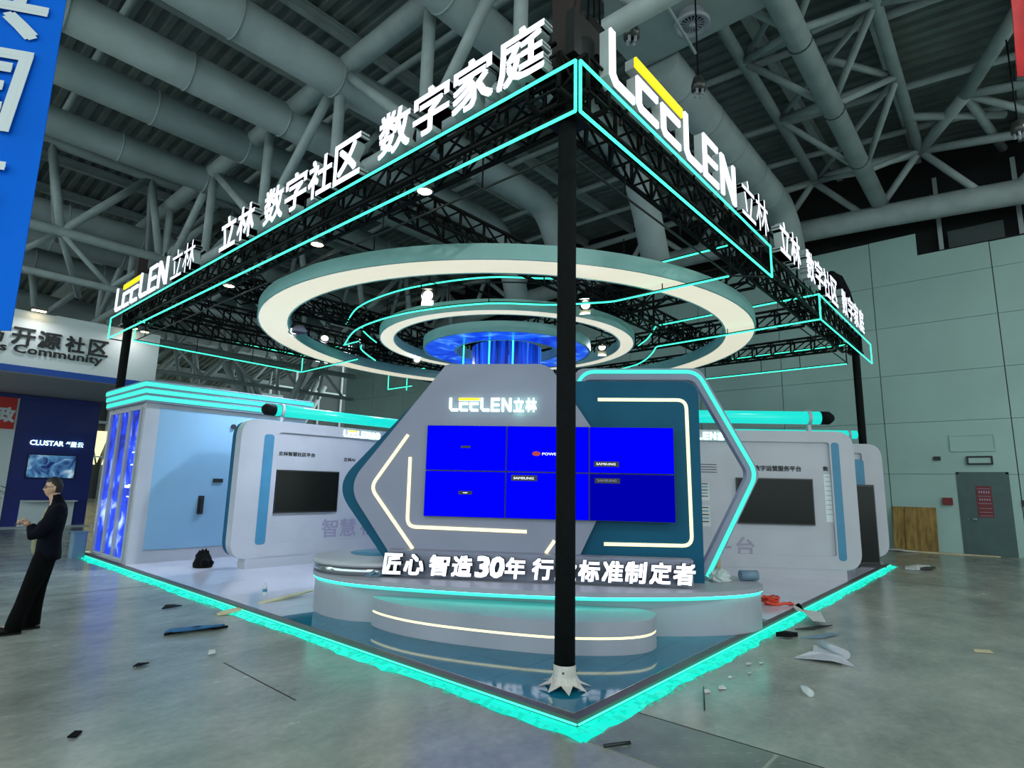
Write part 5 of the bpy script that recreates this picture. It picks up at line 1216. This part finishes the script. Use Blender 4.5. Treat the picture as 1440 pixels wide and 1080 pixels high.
flat('packaging', [(12.6, -.35), (13.0, -.3), (13.5, -.5), (13.3, -.75), (12.9, -.62), (12.6, -.6)], .004, .03, 'paper', 'white and dark packaging scrap beyond the far right end of the strip', 'packaging', .06, seed=31)
flat('dark_card', [(12.8, -.6), (13.2, -.6), (13.35, -.85), (12.95, -.78)], .004, .04, 'print', 'dark card lying against the white packaging scrap', 'card', .03, seed=32)
b = MB(); b.cyl((1.0, -.52, .012), (1.5, -.3, .012), .006, 6); obj('thin_rod', b, 'print', label='thin dark rod lying on the concrete right of the corner post', cat='rod')
b = MB(); b.cyl((-.12, -.3, .014), (.05, -.4, .014), .012, 6); obj('dark_stick', b, 'print', label='short black stick just outside the front corner', cat='stick')
# plywood against the wall, slats on the floor
b = MB(); b.obox((18.02, .62, .01), (0, -1.12, 0), (.02, 0, 0), (.3, 0, 1.3)); o = obj('plywood_sheet', b, 'ply', label='plywood sheet leaning against the pale wall left of the door', cat='sheet')
b = MB(); b.obox((17.995, .3, .005), (0, -.42, 0), (-.015, 0, 0), (.29, 0, 1.26)); obj('splintered_strip', b, 'ply', o)
for k, (ya, yb, xx) in enumerate([(.6, -1.1, 17.6), (.2, -1.9, 17.75)]):
    b = MB(); b.obox((xx, ya, .002), (.15*(k+1), yb-ya, 0), (.05, 0, 0), (0, 0, .03)); obj('wood_slat', b, 'pine', label=['wood slat on the floor in front of the plywood sheet', 'longer wood slat on the floor reaching towards the grey door'][k], cat='slat')
flat('paper_scrap', [(17.3, .3), (17.4, .7), (17.6, .5), (17.55, .0)], .004, .02, 'paper', 'white papers on the floor at the foot of the plywood', 'paper', .06, seed=33)
# on the podium
rnd = random.Random(21)
def heap(name, c, r, m, label, cat, seed, fl=.6):
    rnd = random.Random(seed); mb = MB(); vs = []; n1, n2 = 18, 7
    for i in range(n2):
        th = pi/2*i/(n2-1)
        for k in range(n1): a = 2*pi*k/n1; q = 1+rnd.uniform(-.22, .22)*(i < n2-1); vs.append((c[0]+r[0]*sin(th)*cos(a)*q, c[1]+r[1]*sin(th)*sin(a)*q, c[2]+r[2]*cos(th)*(1+rnd.uniform(-.3, .2)*(0 < i < n2-1))+.002))
    mb.add(vs, [(i*n1+k, i*n1+(k+1) % n1, (i+1)*n1+(k+1) % n1, (i+1)*n1+k) for i in range(n2-1) for k in range(n1)]+[tuple((n2-1)*n1+k for k in range(n1))]); return obj(name, mb, m, label=label, cat=cat)
heap('crumpled_cloth', (.86, 3.75, .562), (.12, .2, .1), 'graybox', 'crumpled grey cloth on the podium left of the slogan letters', 'cloth', 4)
heap('plastic_bag', (3.95, .5, .562), (.2, .14, .13), 'sign_side', 'crumpled grey plastic bag at the right end of the podium', 'bag', 6)
b = MB(); b.tube([(4.12, .3, .63), (4.28, .14, .63)], .065, 14); obj('tape_roll', b, 'graybox', label='dark blue grey roll beside the bag at the right end of the podium', cat='roll')
b = MB(); b.tube([(4.15, .62, .562), (4.15, .62, .9)], [.06, .055], 14); obj('card_tube', b, 'beige', label='upright tan card tube behind the plastic bag on the podium', cat='tube')
heap('black_bag', (1.05, 9.3, PT), (.16, .2, .3), 'wrap', 'small black bag on the floor between the cabin and the left information wall', 'bag', 9)
